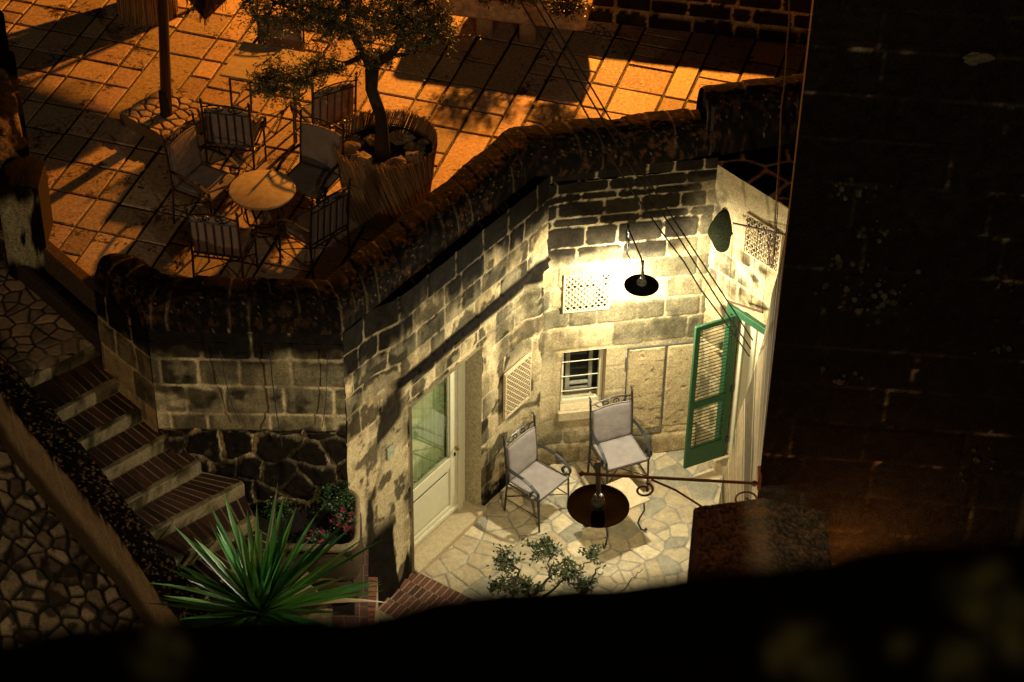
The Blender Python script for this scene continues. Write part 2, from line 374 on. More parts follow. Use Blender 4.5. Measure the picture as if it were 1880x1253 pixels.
    return gridmesh(name, X, col, m or M_STONE, parent, mask)

house = thing('stone_house', 'pale limestone house sunk below the terrace, with black weathered rounded parapet round its lit patio', 'house')
K = np.array((-1.58, 16.72)); J = np.array((.27, 19.32)); R = np.array((2.08, 19.66)); RE = np.array((2.80, 18.87))
BL = np.array((-3.39, 16.72)); BLL = np.array((-3.98, 17.32))
dW = (J - K) / np.linalg.norm(J - K); nW = np.array([dW[1], -dW[0]]); aW = math.atan2(dW[1], dW[0])
dB = (R - J) / np.linalg.norm(R - J); nB = np.array([dB[1], -dB[0]]); aB = math.atan2(dB[1], dB[0])
dR = (RE - R) / np.linalg.norm(RE - R); nR = np.array([dR[1], -dR[0]]); aR = math.atan2(dR[1], dR[0])
def onW(x, y): p = V(x, y, K, J); return (p[:2] - K) @ dW, p[2]
def onB(x, y): p = V(x, y, J, R); return (p[:2] - J) @ dB, p[2]
def onR(x, y): p = V(x, y, R, RE); return (p[:2] - R) @ dR, p[2]
def WP(u, z, d=0.0): p = K + dW * u + nW * d; return np.array([p[0], p[1], z])
def BP(u, z, d=0.0): p = J + dB * u + nB * d; return np.array([p[0], p[1], z])
def RP(u, z, d=0.0): p = R + dR * u + nR * d; return np.array([p[0], p[1], z])

# openings
DU0, DU1 = 1.00, 2.18; DZ0, DZ1 = 0.0, 2.40       # white door opening in the door wall (u along the wall)
u0, _ = onB(1030, 700); u1, _ = onB(1111, 690); WU0, WU1, WZ0, WZ1 = u0, u1, .76, 1.60
g0, _ = onR(1345, 600); GU0 = max(.30, g0); GU1, GZ1 = .93, 2.24

def cr_back(u, z, big, fin, mt):
    top = ss(2.72, 3.0, z + (big - .5) * .45) * .97
    top = top * (1 - .72 * mt * ss(.36, .56, fbm(u * 9, z * 9, 91)) * (.35 + .65 * ss(.38, .55, fbm(u * 2.4, z * 4, 92))) * ss(3.95, 3.6, z)) * (1 - .55 * ss(1.45, 1.75, u) * ss(3.9, 3.6, z))
    top = np.maximum(top, ss(3.72, 3.84, z + (big - .5) * .2) * .97)
    return np.maximum(top, ss(.60, .72, fbm(u * 1.6, z * 5, 3)) * ss(2.2, 2.9, z) * .8) * (1 - .6 * mt)
wall('back_wall', J, R, 0, 4.02, house, courses=[0, .28, .62, .98, 1.33, 1.62, 1.95, 2.22, 2.50, 2.78, 3.03, 3.30, 3.42, 3.62, 3.72, 3.88, 4.05],
     wmin=.26, wmax=.55, seed=11, soot=.32, crust=cr_back, holes=[(WU0, WU1, WZ0, WZ1)], slope=0.0, mortar=.0065, greyp=.42,
     plaster=lambda u, z: ss(1.75, 1.4, z + .35 * (fbm(u * 3, z * 3, 5) - .5)) * ss(.35, .5, z) * .9,
     off=lambda u, z: .045 * ss(.42, .2, z + .1 * (fbm(u * 5, z * 5, 8) - .5)) + .05 * ss(.18, 0, u), moss=.4)
def crust_shade_w(u, z, big, fin, mt):
    a = ss(3.25, 3.70, z + (big - .5) * .8 + .35 * (fbm(u * 11, z * .8, 4) - .5)) * (1 - .35 * mt)
    b = ss(2.60, 2.70, z + .10 * (big - .5) - .10 * ss(1.4, .9, u)) * ss(3.05, 3.0, z) * ss(.55, .75, u)  # band under the ledge: its shadow painted in as black crust colour
    c = np.maximum(ss(.47, .56, fbm(u * 3.0, z * 1.3, 21)), ss(2.2, 2.5, z) * ss(.42, .5, fbm(u * 5, z * 4, 22))) * ss(3.0, 2.75, z) * ss(.98, .8, u) * ss(.60 + .5 * ss(2.2, 2.5, z), .36 + .5 * ss(2.2, 2.5, z), u) * .97
    e = ss(.44, .52, fbm(u * 5.5, z * 1.6, 23) + .25 * ss(.55, .1, z) - .10 * ss(.7, 1.1, z)) * ss(1.35, 1.0, z) * ss(1.02, .92, u)
    f = ss(.55, .62, fbm(u * 5, z * 4, 25)) * .8 * (1 - mt)
    h = ss(.30, .18, z) * ss(2.15, 2.25, u) * ss(.35, .5, fin)
    g = ss(2.6, 2.8, z) * ss(2.95, 2.9, z) * ss(.52, .45, mt) * .75 * ss(.6, 1.0, u)
    q = ss(.56, .66, fbm(u * 1.4, z * 6, 29)) * ss(2.4, 2.6, u) * .7
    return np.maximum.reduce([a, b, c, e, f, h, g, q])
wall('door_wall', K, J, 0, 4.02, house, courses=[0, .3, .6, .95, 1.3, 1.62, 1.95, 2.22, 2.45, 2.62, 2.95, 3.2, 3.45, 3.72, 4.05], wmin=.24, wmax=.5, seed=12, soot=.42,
     crust=crust_shade_w, holes=[(DU0, DU1, DZ0, DZ1)], greyp=.34, mortar=.0065,
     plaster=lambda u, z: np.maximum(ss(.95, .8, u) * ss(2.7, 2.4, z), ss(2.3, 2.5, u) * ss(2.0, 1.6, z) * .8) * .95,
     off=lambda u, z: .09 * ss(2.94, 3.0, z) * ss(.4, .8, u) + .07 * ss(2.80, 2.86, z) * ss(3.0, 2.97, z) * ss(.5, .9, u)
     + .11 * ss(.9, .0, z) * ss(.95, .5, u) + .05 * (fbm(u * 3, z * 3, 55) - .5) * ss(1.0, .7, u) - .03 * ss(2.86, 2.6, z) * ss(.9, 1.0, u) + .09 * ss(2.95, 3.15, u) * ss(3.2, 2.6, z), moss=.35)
def cr_f(u, z, big, fin, mt):
    a = ss(3.60, 3.78, z + (big - .5) * .35) * (1 - .75 * mt * ss(.45, .6, big))
    b = ss(.50, .66, fbm(u * 3, z * 4, 41)) * .85 * (1 - mt)
    return np.maximum(a, b)
wall('bastion_wall', BL, K, 2.78, 4.02, house, courses=[2.7, 3.0, 3.35, 3.68, 4.05], wmin=.33, wmax=.62, seed=13, crust=cr_f, greyp=.8, mortar=.016,
     tones=(WARM, WARM * .8, GREY), plaster=lambda u, z: np.maximum(ss(.14, .04, u), ss(.62, .72, fbm(u * 2.3, z * 2.5, 45)) * ss(3.7, 3.5, z)) * .9)
def cr_r(u, z, big, fin, mt): return np.clip(ss(.9, .3, mt) * ss(.30, .46, big + (fin - .5) * .5) + .75 * ss(.38, .58, fbm(u * 4.3, z * 6, 77)), 0, .97)
wall('rubble_base', BL + C(.1, -.02), K + C(0, -.02), 1.0, 2.82, house, style='rubble', rubsize=.33, seed=14, res=.014, greyp=.6, mortar=.022, depth=.05, soot=.9,
     crust=cr_r, tones=(WARM * .8, WARM * .6, GREY * .5), noise=.03, off=lambda u, z: .10 * ss(2.85, 2.2, z) + .03 * (fbm(u * 2, z * 2, 3) - .5))
wall('side_wall', BLL, BL, 2.3, 4.02, house, courses=[2.2, 2.6, 3.0, 3.35, 3.68, 4.05], wmin=.3, wmax=.5, seed=15, greyp=.35, tones=(WARM, WARM * .85, GREY),
     crust=lambda u, z, big, fin, mt: ss(3.5, 3.8, z + (big - .5) * .7) * (1 - .5 * mt))
ROOFZ = 3.93
def cr_rt(u, z, big, fin, mt): return np.maximum(ss(.6, .72, fbm(u * 3, z * 3, 61)) * ss(3.4, 2.9, z) * .9, ss(.62, .75, big) * .7) * (1 - mt)
wall('patio_side_wall', R, RE, 0, ROOFZ, house, courses=[0, .4, .8, 1.2, 1.6, 2.0, 2.35, 2.62, 2.9, 3.2, 3.6, 4.0], wmin=.25, wmax=.45, seed=16, greyp=.25,
     crust=cr_rt, holes=[(GU0, GU1, .12, GZ1)], mortar=.014, plaster=lambda u, z: ss(3.35, 3.5, z) * .8)
# interior fill behind the walls, so nothing is paper thin, and the corner flare of rough plaster
mb = MB()
mb.prism([K + C(-.0, .06), BL + C(0.03, .06), BLL + C(.06, .03), BLL + C(.4, .4), BL + C(.2, .45), K + C(-.3, .45)], .6, 3.95, PALE * .3)
mb.build('core', M_PLAS, house)
uw, zw = onR(1340, 430)
mb = MB()
p = RP(.20, 3.17, 0.0); mb.ball(p, (.17, .08, .27), 30, 20, (.010, .012, .005), .14, 5)
mb.build('boulder', M_SOOT, house, True)
# stone roof slab beside the patio with pale mortar joints
rp = [RP(-.02, 0), RP(1.02, 0), C(3.25, 19.3, 0), C(3.25, 20.2, 0), C(2.05, 20.15, 0)]
us, vs_ = np.linspace(1.9, 3.3, 110), np.linspace(18.7, 20.3, 120); u, v = np.meshgrid(us, vs_, indexing='ij')
bid, dj = rubble(u, v, .42, 99); mt = 1 - ss(.014, .026, dj + .006 * (fbm(u * 20, v * 20) - .5)); fin = fbm(u * 30, v * 30, 2)
col = mixc(SOOT * (.5 + 1.5 * fin)[..., None], C(.55, .40, .26) * (.7 + .6 * fin)[..., None], mt)
X = np.stack([u, v, ROOFZ + .012 + .012 * (1 - mt) + .01 * (fin - .5)], -1)
inside = lambda a, b: ((np.stack([a, b], -1) - R) @ nR < .01)
um, vm = (u[:-1, :-1] + u[1:, 1:]) / 2, (v[:-1, :-1] + v[1:, 1:]) / 2
gridmesh('roof_slab', X, col, M_SOOT, house, inside(um, vm) & ((np.stack([um, vm], -1) - R) @ dR > -.25))

# coping: rounded top of blackened stones swept round the parapet
def coping(name, outer, zb, zt, width, parent, seed, round_start=False, joint=.2, widths=None):
    outer = [np.array(p, float) for p in outer]; segs = []; n = len(outer)
    inn = []
    for i in range(n):
        ns = []
        if i > 0: d = outer[i] - outer[i - 1]; d /= np.linalg.norm(d); ns.append(np.array([-d[1], d[0]]))
        if i < n - 1: d = outer[i + 1] - outer[i]; d /= np.linalg.norm(d); ns.append(np.array([-d[1], d[0]]))
        w = widths[i] if widths else width
        if len(ns) == 2:
            b = ns[0] + ns[1]; b /= np.linalg.norm(b); inn.append(outer[i] + b * w / max(.5, (b @ ns[0])))
        else: inn.append(outer[i] + ns[0] * w)
    Pu, Pi, us = [], [], []; acc = 0
    for i in range(n - 1):
        L_ = np.linalg.norm(outer[i + 1] - outer[i]); k = max(2, int(L_ / .016))
        for t in np.linspace(0, 1, k, endpoint=(i == n - 2)):
            Pu.append(outer[i] * (1 - t) + outer[i + 1] * t); Pi.append(inn[i] * (1 - t) + inn[i + 1] * t); us.append(acc + t * L_)
        acc += L_
    Pu, Pi, us = np.array(Pu), np.array(Pi), np.array(us); nt_ = 64; T = np.linspace(0, 1, nt_)
    # cross-section: up the outer side, over a round back, down the inner side
    th = np.pi * (1 - T); sx = .5 - .5 * np.sign(np.cos(th)) * np.abs(np.cos(th)) ** .8; sz = np.abs(np.sin(th)) ** .62
    sx[0], sz[0] = .06, -.25; sx[-1] = 1.0; sz[-1] = -1.6; sz[1] = 0; 
    u, t = np.meshgrid(us, T, indexing='ij'); SX = np.broadcast_to(sx, u.shape); SZ = np.broadcast_to(sz, u.shape)
    arc = t * 1.1
    rnd = np.random.default_rng(seed); xs = [0]
    while xs[-1] < us[-1]: xs.append(xs[-1] + joint * rnd.uniform(.75, 1.3))
    xs = np.array(xs); uu = u + .03 * (fbm(u * 4, arc * 3, seed) - .5); j = np.clip(np.searchsorted(xs, uu) - 1, 0, len(xs) - 2)
    dj = np.minimum(uu - xs[j], xs[j + 1] - uu); mt = 1 - ss(.005, .016, dj + .008 * (fbm(u * 20, arc * 20, seed) - .5))
    fin = fbm(u * 24, arc * 24, seed + 4); big = fbm(u * 3, arc * 3, seed + 3); sp_ = fbm(u * 55, arc * 55, seed + 9, 2)
    col = np.broadcast_to(SOOT, u.shape + (3,)) * (.5 + 1.3 * fin)[..., None]
    col = mixc(col, C(.060, .027, .012) * (.3 + fin)[..., None], ss(.52, .66, fin) * ss(.42, .58, t) * (.3 + .7 * ss(.4, .6, big)))      # worn brown top
    col = mixc(col, C(.20, .16, .10), ss(.79, .87, sp_) * .7)                                      # lichen specks
    col = mixc(col, C(.34, .26, .16) * (.6 + .6 * fin)[..., None], mt * ss(.52, .70, fbm(u * 5, arc * 2.2, seed + 6)) * (.9 - .6 * ss(.2, .4, t)))
    bj_ = _T[(j * 7919 + seed * 13) & 65535]
    rr = .018 * (fbm(u * 5, arc * 5, seed + 7) - .5) * 2 + .010 * (fin - .5) - .008 * mt + (bj_ - .5) * .022
    xy = Pu[:, None, :] * (1 - SX[..., None]) + Pi[:, None, :] * SX[..., None]
    cxy = (Pu + Pi)[:, None, :] / 2; dn = xy - cxy; ln = np.linalg.norm(dn, axis=-1, keepdims=True) + 1e-6
    z = zb + (zt - zb) * SZ
    sc = np.ones_like(u)
    if round_start:
        q = np.clip(u / .38, 0, 1); sc = np.sqrt(np.clip(1 - (1 - q) ** 2, 0, 1)) * .96 + .04
        z = zb + (z - zb) * np.where(SZ > 0, .35 + .65 * sc, 1); xy = cxy + dn * sc[..., None]
    xy = xy + dn / ln * rr[..., None]; z = z + rr * np.clip(SZ, 0, 1)
    return gridmesh(name, np.concatenate([xy, z[..., None]], -1), col, M_SOOT, parent)
O = [BLL + C(-.05, .12), BLL + C(-.03, -.02), BL + C(-.01, -.04), K + C(.01, -.04), J + C(-.06, -.10), R + C(-.10, -.02)]
coping('coping', O, 4.0, 4.44, .46, house, 31, True, .20, [.42, .44, .46, .46, .52, .44])
coping('coping', [R + C(-.14, .0), R + C(1.35, .33)], 4.06, 4.72, .42, house, 32, False, .5)
mb = MB()
mb.box((R[0] - .12, R[1] + .20, 4.30), (.03, .36, .66), aB, (.05, .04, .03)); mb.build('coping_end', M_SOOT, house)

# ------------------------------------------------------------------ white door in the door wall
REC = .17
def rev(a0, a1, b0, b1, fn, m, parent, depth, name='reveal', th=.03):
    mb = MB(); mid = (a0 + a1) / 2
    def slab(pa, pb, pc, pd, n_):
        mb.add([pa, pb, pc, pd], [(0, 1, 2, 3)], (.5, .4, .25))
    e = .012
    slab(fn(a0, b0, e), fn(a0, b0, -depth), fn(a0, b1, -depth), fn(a0, b1, e), 0)
    slab(fn(a1, b0, e), fn(a1, b0, -depth), fn(a1, b1, -depth), fn(a1, b1, e), 0)
    slab(fn(a0, b1, e), fn(a1, b1, e), fn(a1, b1, -depth), fn(a0, b1, -depth), 0)
    slab(fn(a0, b0, e), fn(a1, b0, e), fn(a1, b0, -depth), fn(a0, b0, -depth), 0)
    return mb.build(name, m, parent)
rev(DU0, DU1, DZ0, DZ1, WP, M_PLAS, house, .32)
door = MB()   # frame posts and head
def wbox(mb, u0, u1, z0, z1, d0, d1, fn=WP, ang=aW, col=None, bev=.004):
    c = fn((u0 + u1) / 2, (z0 + z1) / 2, (d0 + d1) / 2); mb.box(c, (u1 - u0, abs(d1 - d0), z1 - z0), ang, col, bev=bev)
wbox(door, DU0 + .002, DU0 + .05, .08, 2.36, -.26, -REC); wbox(door, DU1 - .17, DU1 - .09, .08, 2.36, -.26, -REC + .01); wbox(door, DU0 + .05, DU1 - .17, 2.30, 2.36, -.26, -REC)
wbox(door, DU1 - .085, DU1 - .004, .08, 2.36, -.28, -REC - .03)
do = door.build('door', M_CREAM, house)
l0, l1 = DU0 + .055, DU1 - .175
mb = MB()
wbox(mb, l0, l0 + .07, .10, 2.29, -.24, -REC - .01); wbox(mb, l1 - .12, l1, .10, 2.29, -.24, -REC - .01)
wbox(mb, l0 + .07, l1 - .12, 2.18, 2.29, -.24, -REC - .01); wbox(mb, l0 + .07, l1 - .12, .10, .24, -.24, -REC - .01); wbox(mb, l0 + .07, l1 - .12, .80, .95, -.24, -REC - .01)
wbox(mb, l0 + .07, l1 - .12, .24, .80, -.24, -REC - .03, bev=.0)
wbox(mb, l0 + .10, l1 - .15, .28, .76, -.20, -REC - .015, bev=.012)
wbox(mb, l0, l1, .14, .19, -.20, -REC + .012); mb.build('door_leaf', M_CREAM, do)
mb = MB(); wbox(mb, l0 + .07, l1 - .12, .95, 2.18, -.215, -.205, bev=0); mb.build('door_pane', M_GLASS, do)
us, zs = np.linspace(l0 + .06, l1 - .11, 120), np.linspace(.94, 2.2, 30); u, z = np.meshgrid(us, zs, indexing='ij')
dep = -.262 + .012 * np.sin(u * 95 + 1.5 * fbm(u * 6, z * .8, 3)) + .006 * np.sin(u * 41 + z * .6)
gridmesh('curtain', np.stack([K[0] + dW[0] * u + nW[0] * dep, K[1] + dW[1] * u + nW[1] * dep, z], -1), np.broadcast_to(C(.62, .66, .48), u.shape + (3,)) * 1.0, mat('pale_curtain', attr=True, rough=.9, fine=(60, .06)), do)
mb = MB()
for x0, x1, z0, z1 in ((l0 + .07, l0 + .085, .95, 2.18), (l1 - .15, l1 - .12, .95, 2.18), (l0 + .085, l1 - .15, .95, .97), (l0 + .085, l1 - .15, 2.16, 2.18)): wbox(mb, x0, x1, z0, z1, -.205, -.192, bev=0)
mb.build('pane_edge_shade', mat('edge_shade_paint', (.30, .30, .18), rough=.5), do)  # dark strips round the pane that paint in the frame edge's shadow
mb = MB(); c = WP(l1 - .055, 1.06, -REC - .0); mb.ball(c + C(*(nW * .035), 0), (.022, .022, .026), 12, 8); mb.tube([c, c + C(*(nW * .03), 0)], .008)
mb.build('door_knob', M_BRASS, do)
mb = MB(); mb.ball(WP(l1 - .055, .96, -REC), (.012, .012, .03), 10, 6); mb.build('keyhole_plate', M_DARK, do)
mb = MB(); wbox(mb, DU0 - .0, DU1 + .06, -.02, .085, -.30, .06, bev=.012); mb.build('doorstep', M_LINT, house)
# small plaque on the plaster beside the door
pu, pz = onW(712, 828)
mb = MB(); wbox(mb, pu - .055, pu + .055, pz - .08, pz + .08, .02, .045, col=(.4, .4, .3)); mb.build('plaque', mat('faded_plaque', (.34, .36, .25), rough=.5, fine=(25, .4)), house)

# ------------------------------------------------------------------ barred window, vents and cupboard doors in the back wall
rev(WU0, WU1, WZ0, WZ1, BP, M_LINT, house, .30)
wf = MB(); wbox(wf, WU0, WU0 + .045, WZ0, WZ1, -.16, -.10, BP, aB); wbox(wf, WU1 - .05, WU1 - .005, WZ0, WZ1, -.16, -.10, BP, aB)
wbox(wf, WU0 + .045, WU1 - .05, WZ0, WZ0 + .05, -.16, -.10, BP, aB); wbox(wf, WU0 + .045, WU1 - .05, WZ1 - .04, WZ1, -.16, -.10, BP, aB)
wo = wf.build('window', M_CREAM, house)
mb = MB(); a, b = WU0 + .09, WU1 - .10
for x0, x1, z0, z1 in ((a, a + .05, WZ0 + .06, WZ1 - .06), (b - .04, b, WZ0 + .06, WZ1 - .06), (a + .05, b - .04, WZ0 + .06, WZ0 + .12), (a + .05, b - .04, WZ1 - .14, WZ1 - .09), (a + .05, b - .04, WZ0 + .17, WZ0 + .20)):
    wbox(mb, x0, x1, z0, z1, -.25, -.21, BP, aB)
mb.build('casement', mat('grey_window_paint', (.26, .25, .19), rough=.5), wo)
mb = MB(); wbox(mb, WU0 + .01, WU1 - .01, WZ0 + .01, WZ1 - .01, -.295, -.265, BP, aB, bev=0); mb.build('window_pane', M_PANE, wo)
mb = MB()
for zz in (WZ0 + .20, WZ0 + .41, WZ0 + .62): mb.tube([BP(WU0 + .01, zz, -.085), BP(WU1 - .06, zz, -.085)], .0055, 8)
mb.build('window_bar', M_CREAM, wo)
mb = MB(); wbox(mb, WU0 - .03, WU1 + .03, WZ0 - .14, WZ0 - .005, -.1, .045, BP, aB, bev=.012); mb.build('window_sill', M_LINT, house)

def vent(u0, u1, z0, z1, fn, ang, parent):
    back = MB(); q = [fn(u0, z0, .006), fn(u1, z0, .006), fn(u1, z1, .006), fn(u0, z1, .006)]
    mb = MB(); fr = .022
    for x0, x1, y0, y1 in ((u0 - fr, u0, z0 - fr, z1 + fr), (u1, u1 + fr, z0 - fr, z1 + fr), (u0, u1, z0 - fr, z0), (u0, u1, z1, z1 + fr)):
        wbox(mb, x0, x1, y0, y1, .0, .034, fn, ang, bev=.003)
    nu, nz = max(4, int((u1 - u0) / .033)), max(4, int((z1 - z0) / .036)); su, sz = (u1 - u0) / nu, (z1 - z0) / nz
    for i in range(nu):                       # woven terracotta: little slanted bars, turned alternately
        for j in range(nz):
            cx, cz = u0 + (i + .5) * su, z0 + (j + .5) * sz; s_ = 1 if (i + j) % 2 else -1
            a, b = fn(cx - su * .52, cz - sz * .5 * s_, .018), fn(cx + su * .52, cz + sz * .5 * s_, .030)
            mb.tube([a, (a + b) / 2 + C(0, 0, 0), b], [.0065, .0085, .0065], 5)
    o = mb.build('vent_grille', M_TERRA, parent)
    back.add(q, [(0, 1, 2, 3)]); back.build('vent_backing', M_DARK, o); return o
a0, c1 = onB(1038, 506); a1, c0 = onB(1114, 568); vent(a0, a1, 2.19, 2.66, BP, aB, house)
vent(2.60, 3.03, 1.13, 1.72, WP, aW, house)
r0_, _ = onR(1372, 440); r1_, _ = onR(1436, 440); vent(r0_, r1_, 3.12, 3.58, RP, aR, house)
# stone-faced cupboard doors
cu0, _ = onB(1150, 700); cu1, _ = onB(1219, 700)
for (x0, x1) in ((cu0, cu1 - .008), (cu1 + .008, cu1 + .46)):
    us, zs = np.linspace(x0, x1, 34), np.linspace(.36, 1.56, 80); u, z = np.meshgrid(us, zs, indexing='ij')
    e = np.minimum(np.minimum(u - x0, x1 - u), np.minimum(z - .36, 1.56 - z)); fin = fbm(u * 14, z * 14, 5); big = fbm(u * 3, z * 8, 6)
    pl_ = ss(.02, .008, np.abs((z * 5) % 1 - .5) * .2)
    col = C(.50, .39, .21) * (.75 + .5 * fin)[..., None] * (.8 + .4 * big)[..., None]; col = mixc(col, C(.16, .12, .07), pl_ * .35 * ss(.4, .6, fin))
    col = mixc(col, C(.10, .08, .05), ss(.68, .75, fbm(u * 10, z * 30, 8)) * .8)
    dep = .028 * ss(0, .006, e) + .008 * (fin - .5) - .012 * ss(.70, .75, fbm(u * 12, z * 12, 19))
    X = np.stack([J[0] + dB[0] * u + nB[0] * dep, J[1] + dB[1] * u + nB[1] * dep, z], -1)
    cd = gridmesh('cupboard_door', X, col, M_STONE, house)
mb = MB()
wbox(mb, cu0 - .012, cu0 - .002, .36, 1.56, .0, .024, BP, aB, bev=0); wbox(mb, cu1 - .005, cu1 + .005, .36, 1.56, .0, .022, BP, aB, bev=0)
wbox(mb, cu0 - .012, cu1 + .47, 1.562, 1.574, .0, .026, BP, aB, bev=0); wbox(mb, cu0, cu1 + .47, .345, .357, .0, .024, BP, aB, bev=0)
mb.build('cupboard_frame', M_STEEL, house)
mb = MB(); wbox(mb, cu0 - .03, cu0 - .004, 1.30, 1.46, .018, .034, BP, aB, bev=.003); mb.build('hinge', M_STEEL, house)

# ------------------------------------------------------------------ green doorway with louvred shutter
gd = MB(); wbox(gd, GU0 - .07, GU0 - .001, .12, GZ1 + .09, -.05, .045, RP, aR); wbox(gd, GU1 + .001, GU1 + .06, .12, GZ1 + .09, -.05, .045, RP, aR)
wbox(gd, GU0 - .001, GU1 + .001, GZ1, GZ1 + .09, -.06, .055, RP, aR)
gdo = gd.build('green_door_frame', M_GREEN, house)
rev(GU0, GU1, .12, GZ1, RP, M_PLAS, house, .3)
mb = MB()
wbox(mb, GU0 + .01, GU0 + .09, .14, GZ1 - .01, -.14, -.09, RP, aR); wbox(mb, GU0 + .10, GU1 - .02, .14, GZ1 - .01, -.16, -.11, RP, aR, bev=.0)
wbox(mb, GU0 + .20, GU0 + .26, .14, GZ1 - .01, -.11, -.09, RP, aR)
mb.build('inner_door', M_CREAM, house)
mb = MB(); wbox(mb, GU0 - .05, GU1 + .08, 0, .13, -.2, .10, RP, aR, bev=.01); mb.build('doorstep', M_LINT, house)
S0 = C(2.40, 19.30); S1 = C(1.935, 19.07); dS = (S1 - S0) / np.linalg.norm(S1 - S0); nS = C(-dS[1], dS[0]); aS = math.atan2(dS[1], dS[0]); LS = np.linalg.norm(S1 - S0)
def SP(u, z, d=0.0): p = S0 + dS * u + nS * d; return np.array([p[0], p[1], z])
SZ0, SZ1 = .20, 2.24
mb = MB(); fw = .062
wbox(mb, 0, fw, SZ0, SZ1, -.018, .018, SP, aS); wbox(mb, LS - fw, LS, SZ0, SZ1, -.018, .018, SP, aS)
for z0, z1 in ((SZ0, SZ0 + .27), (SZ0 + .86, SZ0 + .95), (SZ1 - .07, SZ1)): wbox(mb, fw, LS - fw, z0, z1, -.016, .016, SP, aS)
sh = mb.build('shutter', M_GREEN, house)
mb = MB(); tl = Matrix.Rotation(math.radians(40), 3, 'X')
for z0, z1 in ((SZ0 + .27, SZ0 + .86), (SZ0 + .95, SZ1 - .07)):
    n = int((z1 - z0) / .047)
    for i in range(n):
        zc = z0 + (i + .5) * (z1 - z0) / n; mb.box(SP(LS / 2, zc), (LS - 2 * fw, .034, .007), aS, (.1, .3, .1), tilt=tl)
mb.build('louvres', M_GREEN, sh)
for zz in (.45, 1.2, 2.0):
    mb = MB(); mb.box(SP(0.0, zz, .02), (.03, .02, .09), aS); mb.build('hinge', M_IRON, sh)

# ------------------------------------------------------------------ patio floor, terrace floor, stair path
def flat(name, poly, z, m, label=None):
    me = bpy.data.meshes.new(name); me.from_pydata([(p[0], p[1], z) for p in poly], [], [tuple(range(len(poly)))])
    me.materials.append(m); o = bpy.data.objects.new(name, me); COL.objects.link(o); return struct(o, 'structure', label)
G = mat('dark_ground', (.05, .04, .03), rough=.9, fine=(3, .4), bump=(8, .6, .05))
flat('ground', [(-60, -30), (60, -30), (60, 90), (-60, 90)], -.8, G)
M_PATIO = paving_mat('patio_crazy_paving', 5.3, (.60, .49, .30), (.46, .39, .26), (.30, .27, .20), .045, .95, .55, .06, .008, .35, 2.3)
def stones(name, x0, x1, y0, y1, z, n, seed, tones, grout, gw, res, keep, m, dmin=.055, dmax=.205, rel=.012, zf=None, dirt=0.0):
    rn = np.random.default_rng(seed); pts = []
    while len(pts) < n:                       # uneven sizes: the spacing itself varies over the floor
        p = C(rn.uniform(x0, x1), rn.uniform(y0, y1)); md = dmin + (dmax - dmin) * rn.random() ** 1.2
        if all(abs(p - q).max() > 0 and np.linalg.norm((p - q) * C(1, 1.0)) > md for q in pts): pts.append(p)
    pts = np.array(pts); u, v = np.meshgrid(np.arange(x0, x1, res), np.arange(y0, y1, res), indexing='ij')
    bid = np.zeros(u.shape, int); dj = np.zeros(u.shape)
    for i0 in range(0, u.shape[0], 64):
        a_, b_ = u[i0:i0 + 64], v[i0:i0 + 64]; a2 = a_ + .012 * (fbm(a_ * 14, b_ * 14, seed) - .5); b2 = b_ + .012 * (fbm(a_ * 14, b_ * 14, seed + 3) - .5)
        d = np.hypot(a2[..., None] - pts[:, 0], b2[..., None] - pts[:, 1]); o = np.argpartition(d, 1, axis=-1)[..., :2]; d2 = np.take_along_axis(d, o, -1)
        sw = d2[..., 0] > d2[..., 1]; i1 = np.where(sw, o[..., 1], o[..., 0]); i2 = np.where(sw, o[..., 0], o[..., 1]); bid[i0:i0 + 64] = i1
        sep = np.linalg.norm(pts[i1] - pts[i2], axis=-1); dj[i0:i0 + 64] = (d2.max(-1) ** 2 - d2.min(-1) ** 2) / (2 * sep + 1e-6)
    e = ss(gw * .55, gw * 1.1, dj + gw * .35 * (fbm(u * 30, v * 30, seed) - .5)); t = _T[(bid * 7919 + seed) & 65535]; t2 = _T[(bid * 104729 + seed) & 65535]; t3 = _T[(bid * 31337 + seed) & 65535]
    fin = fbm(u * 22, v * 22, 3); big = fbm(u * 2.5, v * 2.5, 4); st_ = fbm(u * 7 + t * 9, v * 7, 6)
    col = mixc(np.broadcast_to(tones[0], u.shape + (3,)), tones[1], ss(.35, .7, t)); col = mixc(col, tones[2], ss(.72, .8, t2)); col = mixc(col, tones[0] * 1.2, ss(.85, .9, t3))
    col = col * (.72 + .5 * fin)[..., None] * (.80 + .35 * big)[..., None]; col = mixc(col, tones[2] * .6, ss(.60, .75, st_) * .45)
    gc = grout * (.65 + .6 * fin)[..., None]; col = mixc(gc, col, e)
    if dirt: dk_ = ss(.45, .62, fbm(u * 9, v * 9, seed + 5)) * dirt; col = mixc(col, C(.012, .009, .006), dk_)
    if zf is not None: z = zf(u, v)
    Z = z + e * rel * (.6 + .5 * t) + .004 * (fin - .5) + (t2 - .5) * .006 * e
    um, vm = (u[:-1, :-1] + u[1:, 1:]) / 2, (v[:-1, :-1] + v[1:, 1:]) / 2
    o = gridmesh(name, np.stack([u, v, Z], -1), col, m, None, keep(um, vm) if keep else None); return struct(o)
M_FLAG = mat('patio_flagstone', attr=True, rough=.6, spec=.5, fine=(60, .22), bump=(50, .5, .006, .35, .75))
stones('patio_floor', -1.05, 3.1, 16.3, 19.95, -.008, 330, 6, (C(.62, .51, .32), C(.50, .40, .24), C(.36, .33, .23)), C(.34, .31, .23), .013, .0085, None, M_FLAG)
TZ = 3.5
def inunion(p):
    return ((p - (K + nW * -.22)) @ nW < 0) or ((p - (J + nB * -.22)) @ nB < 0)
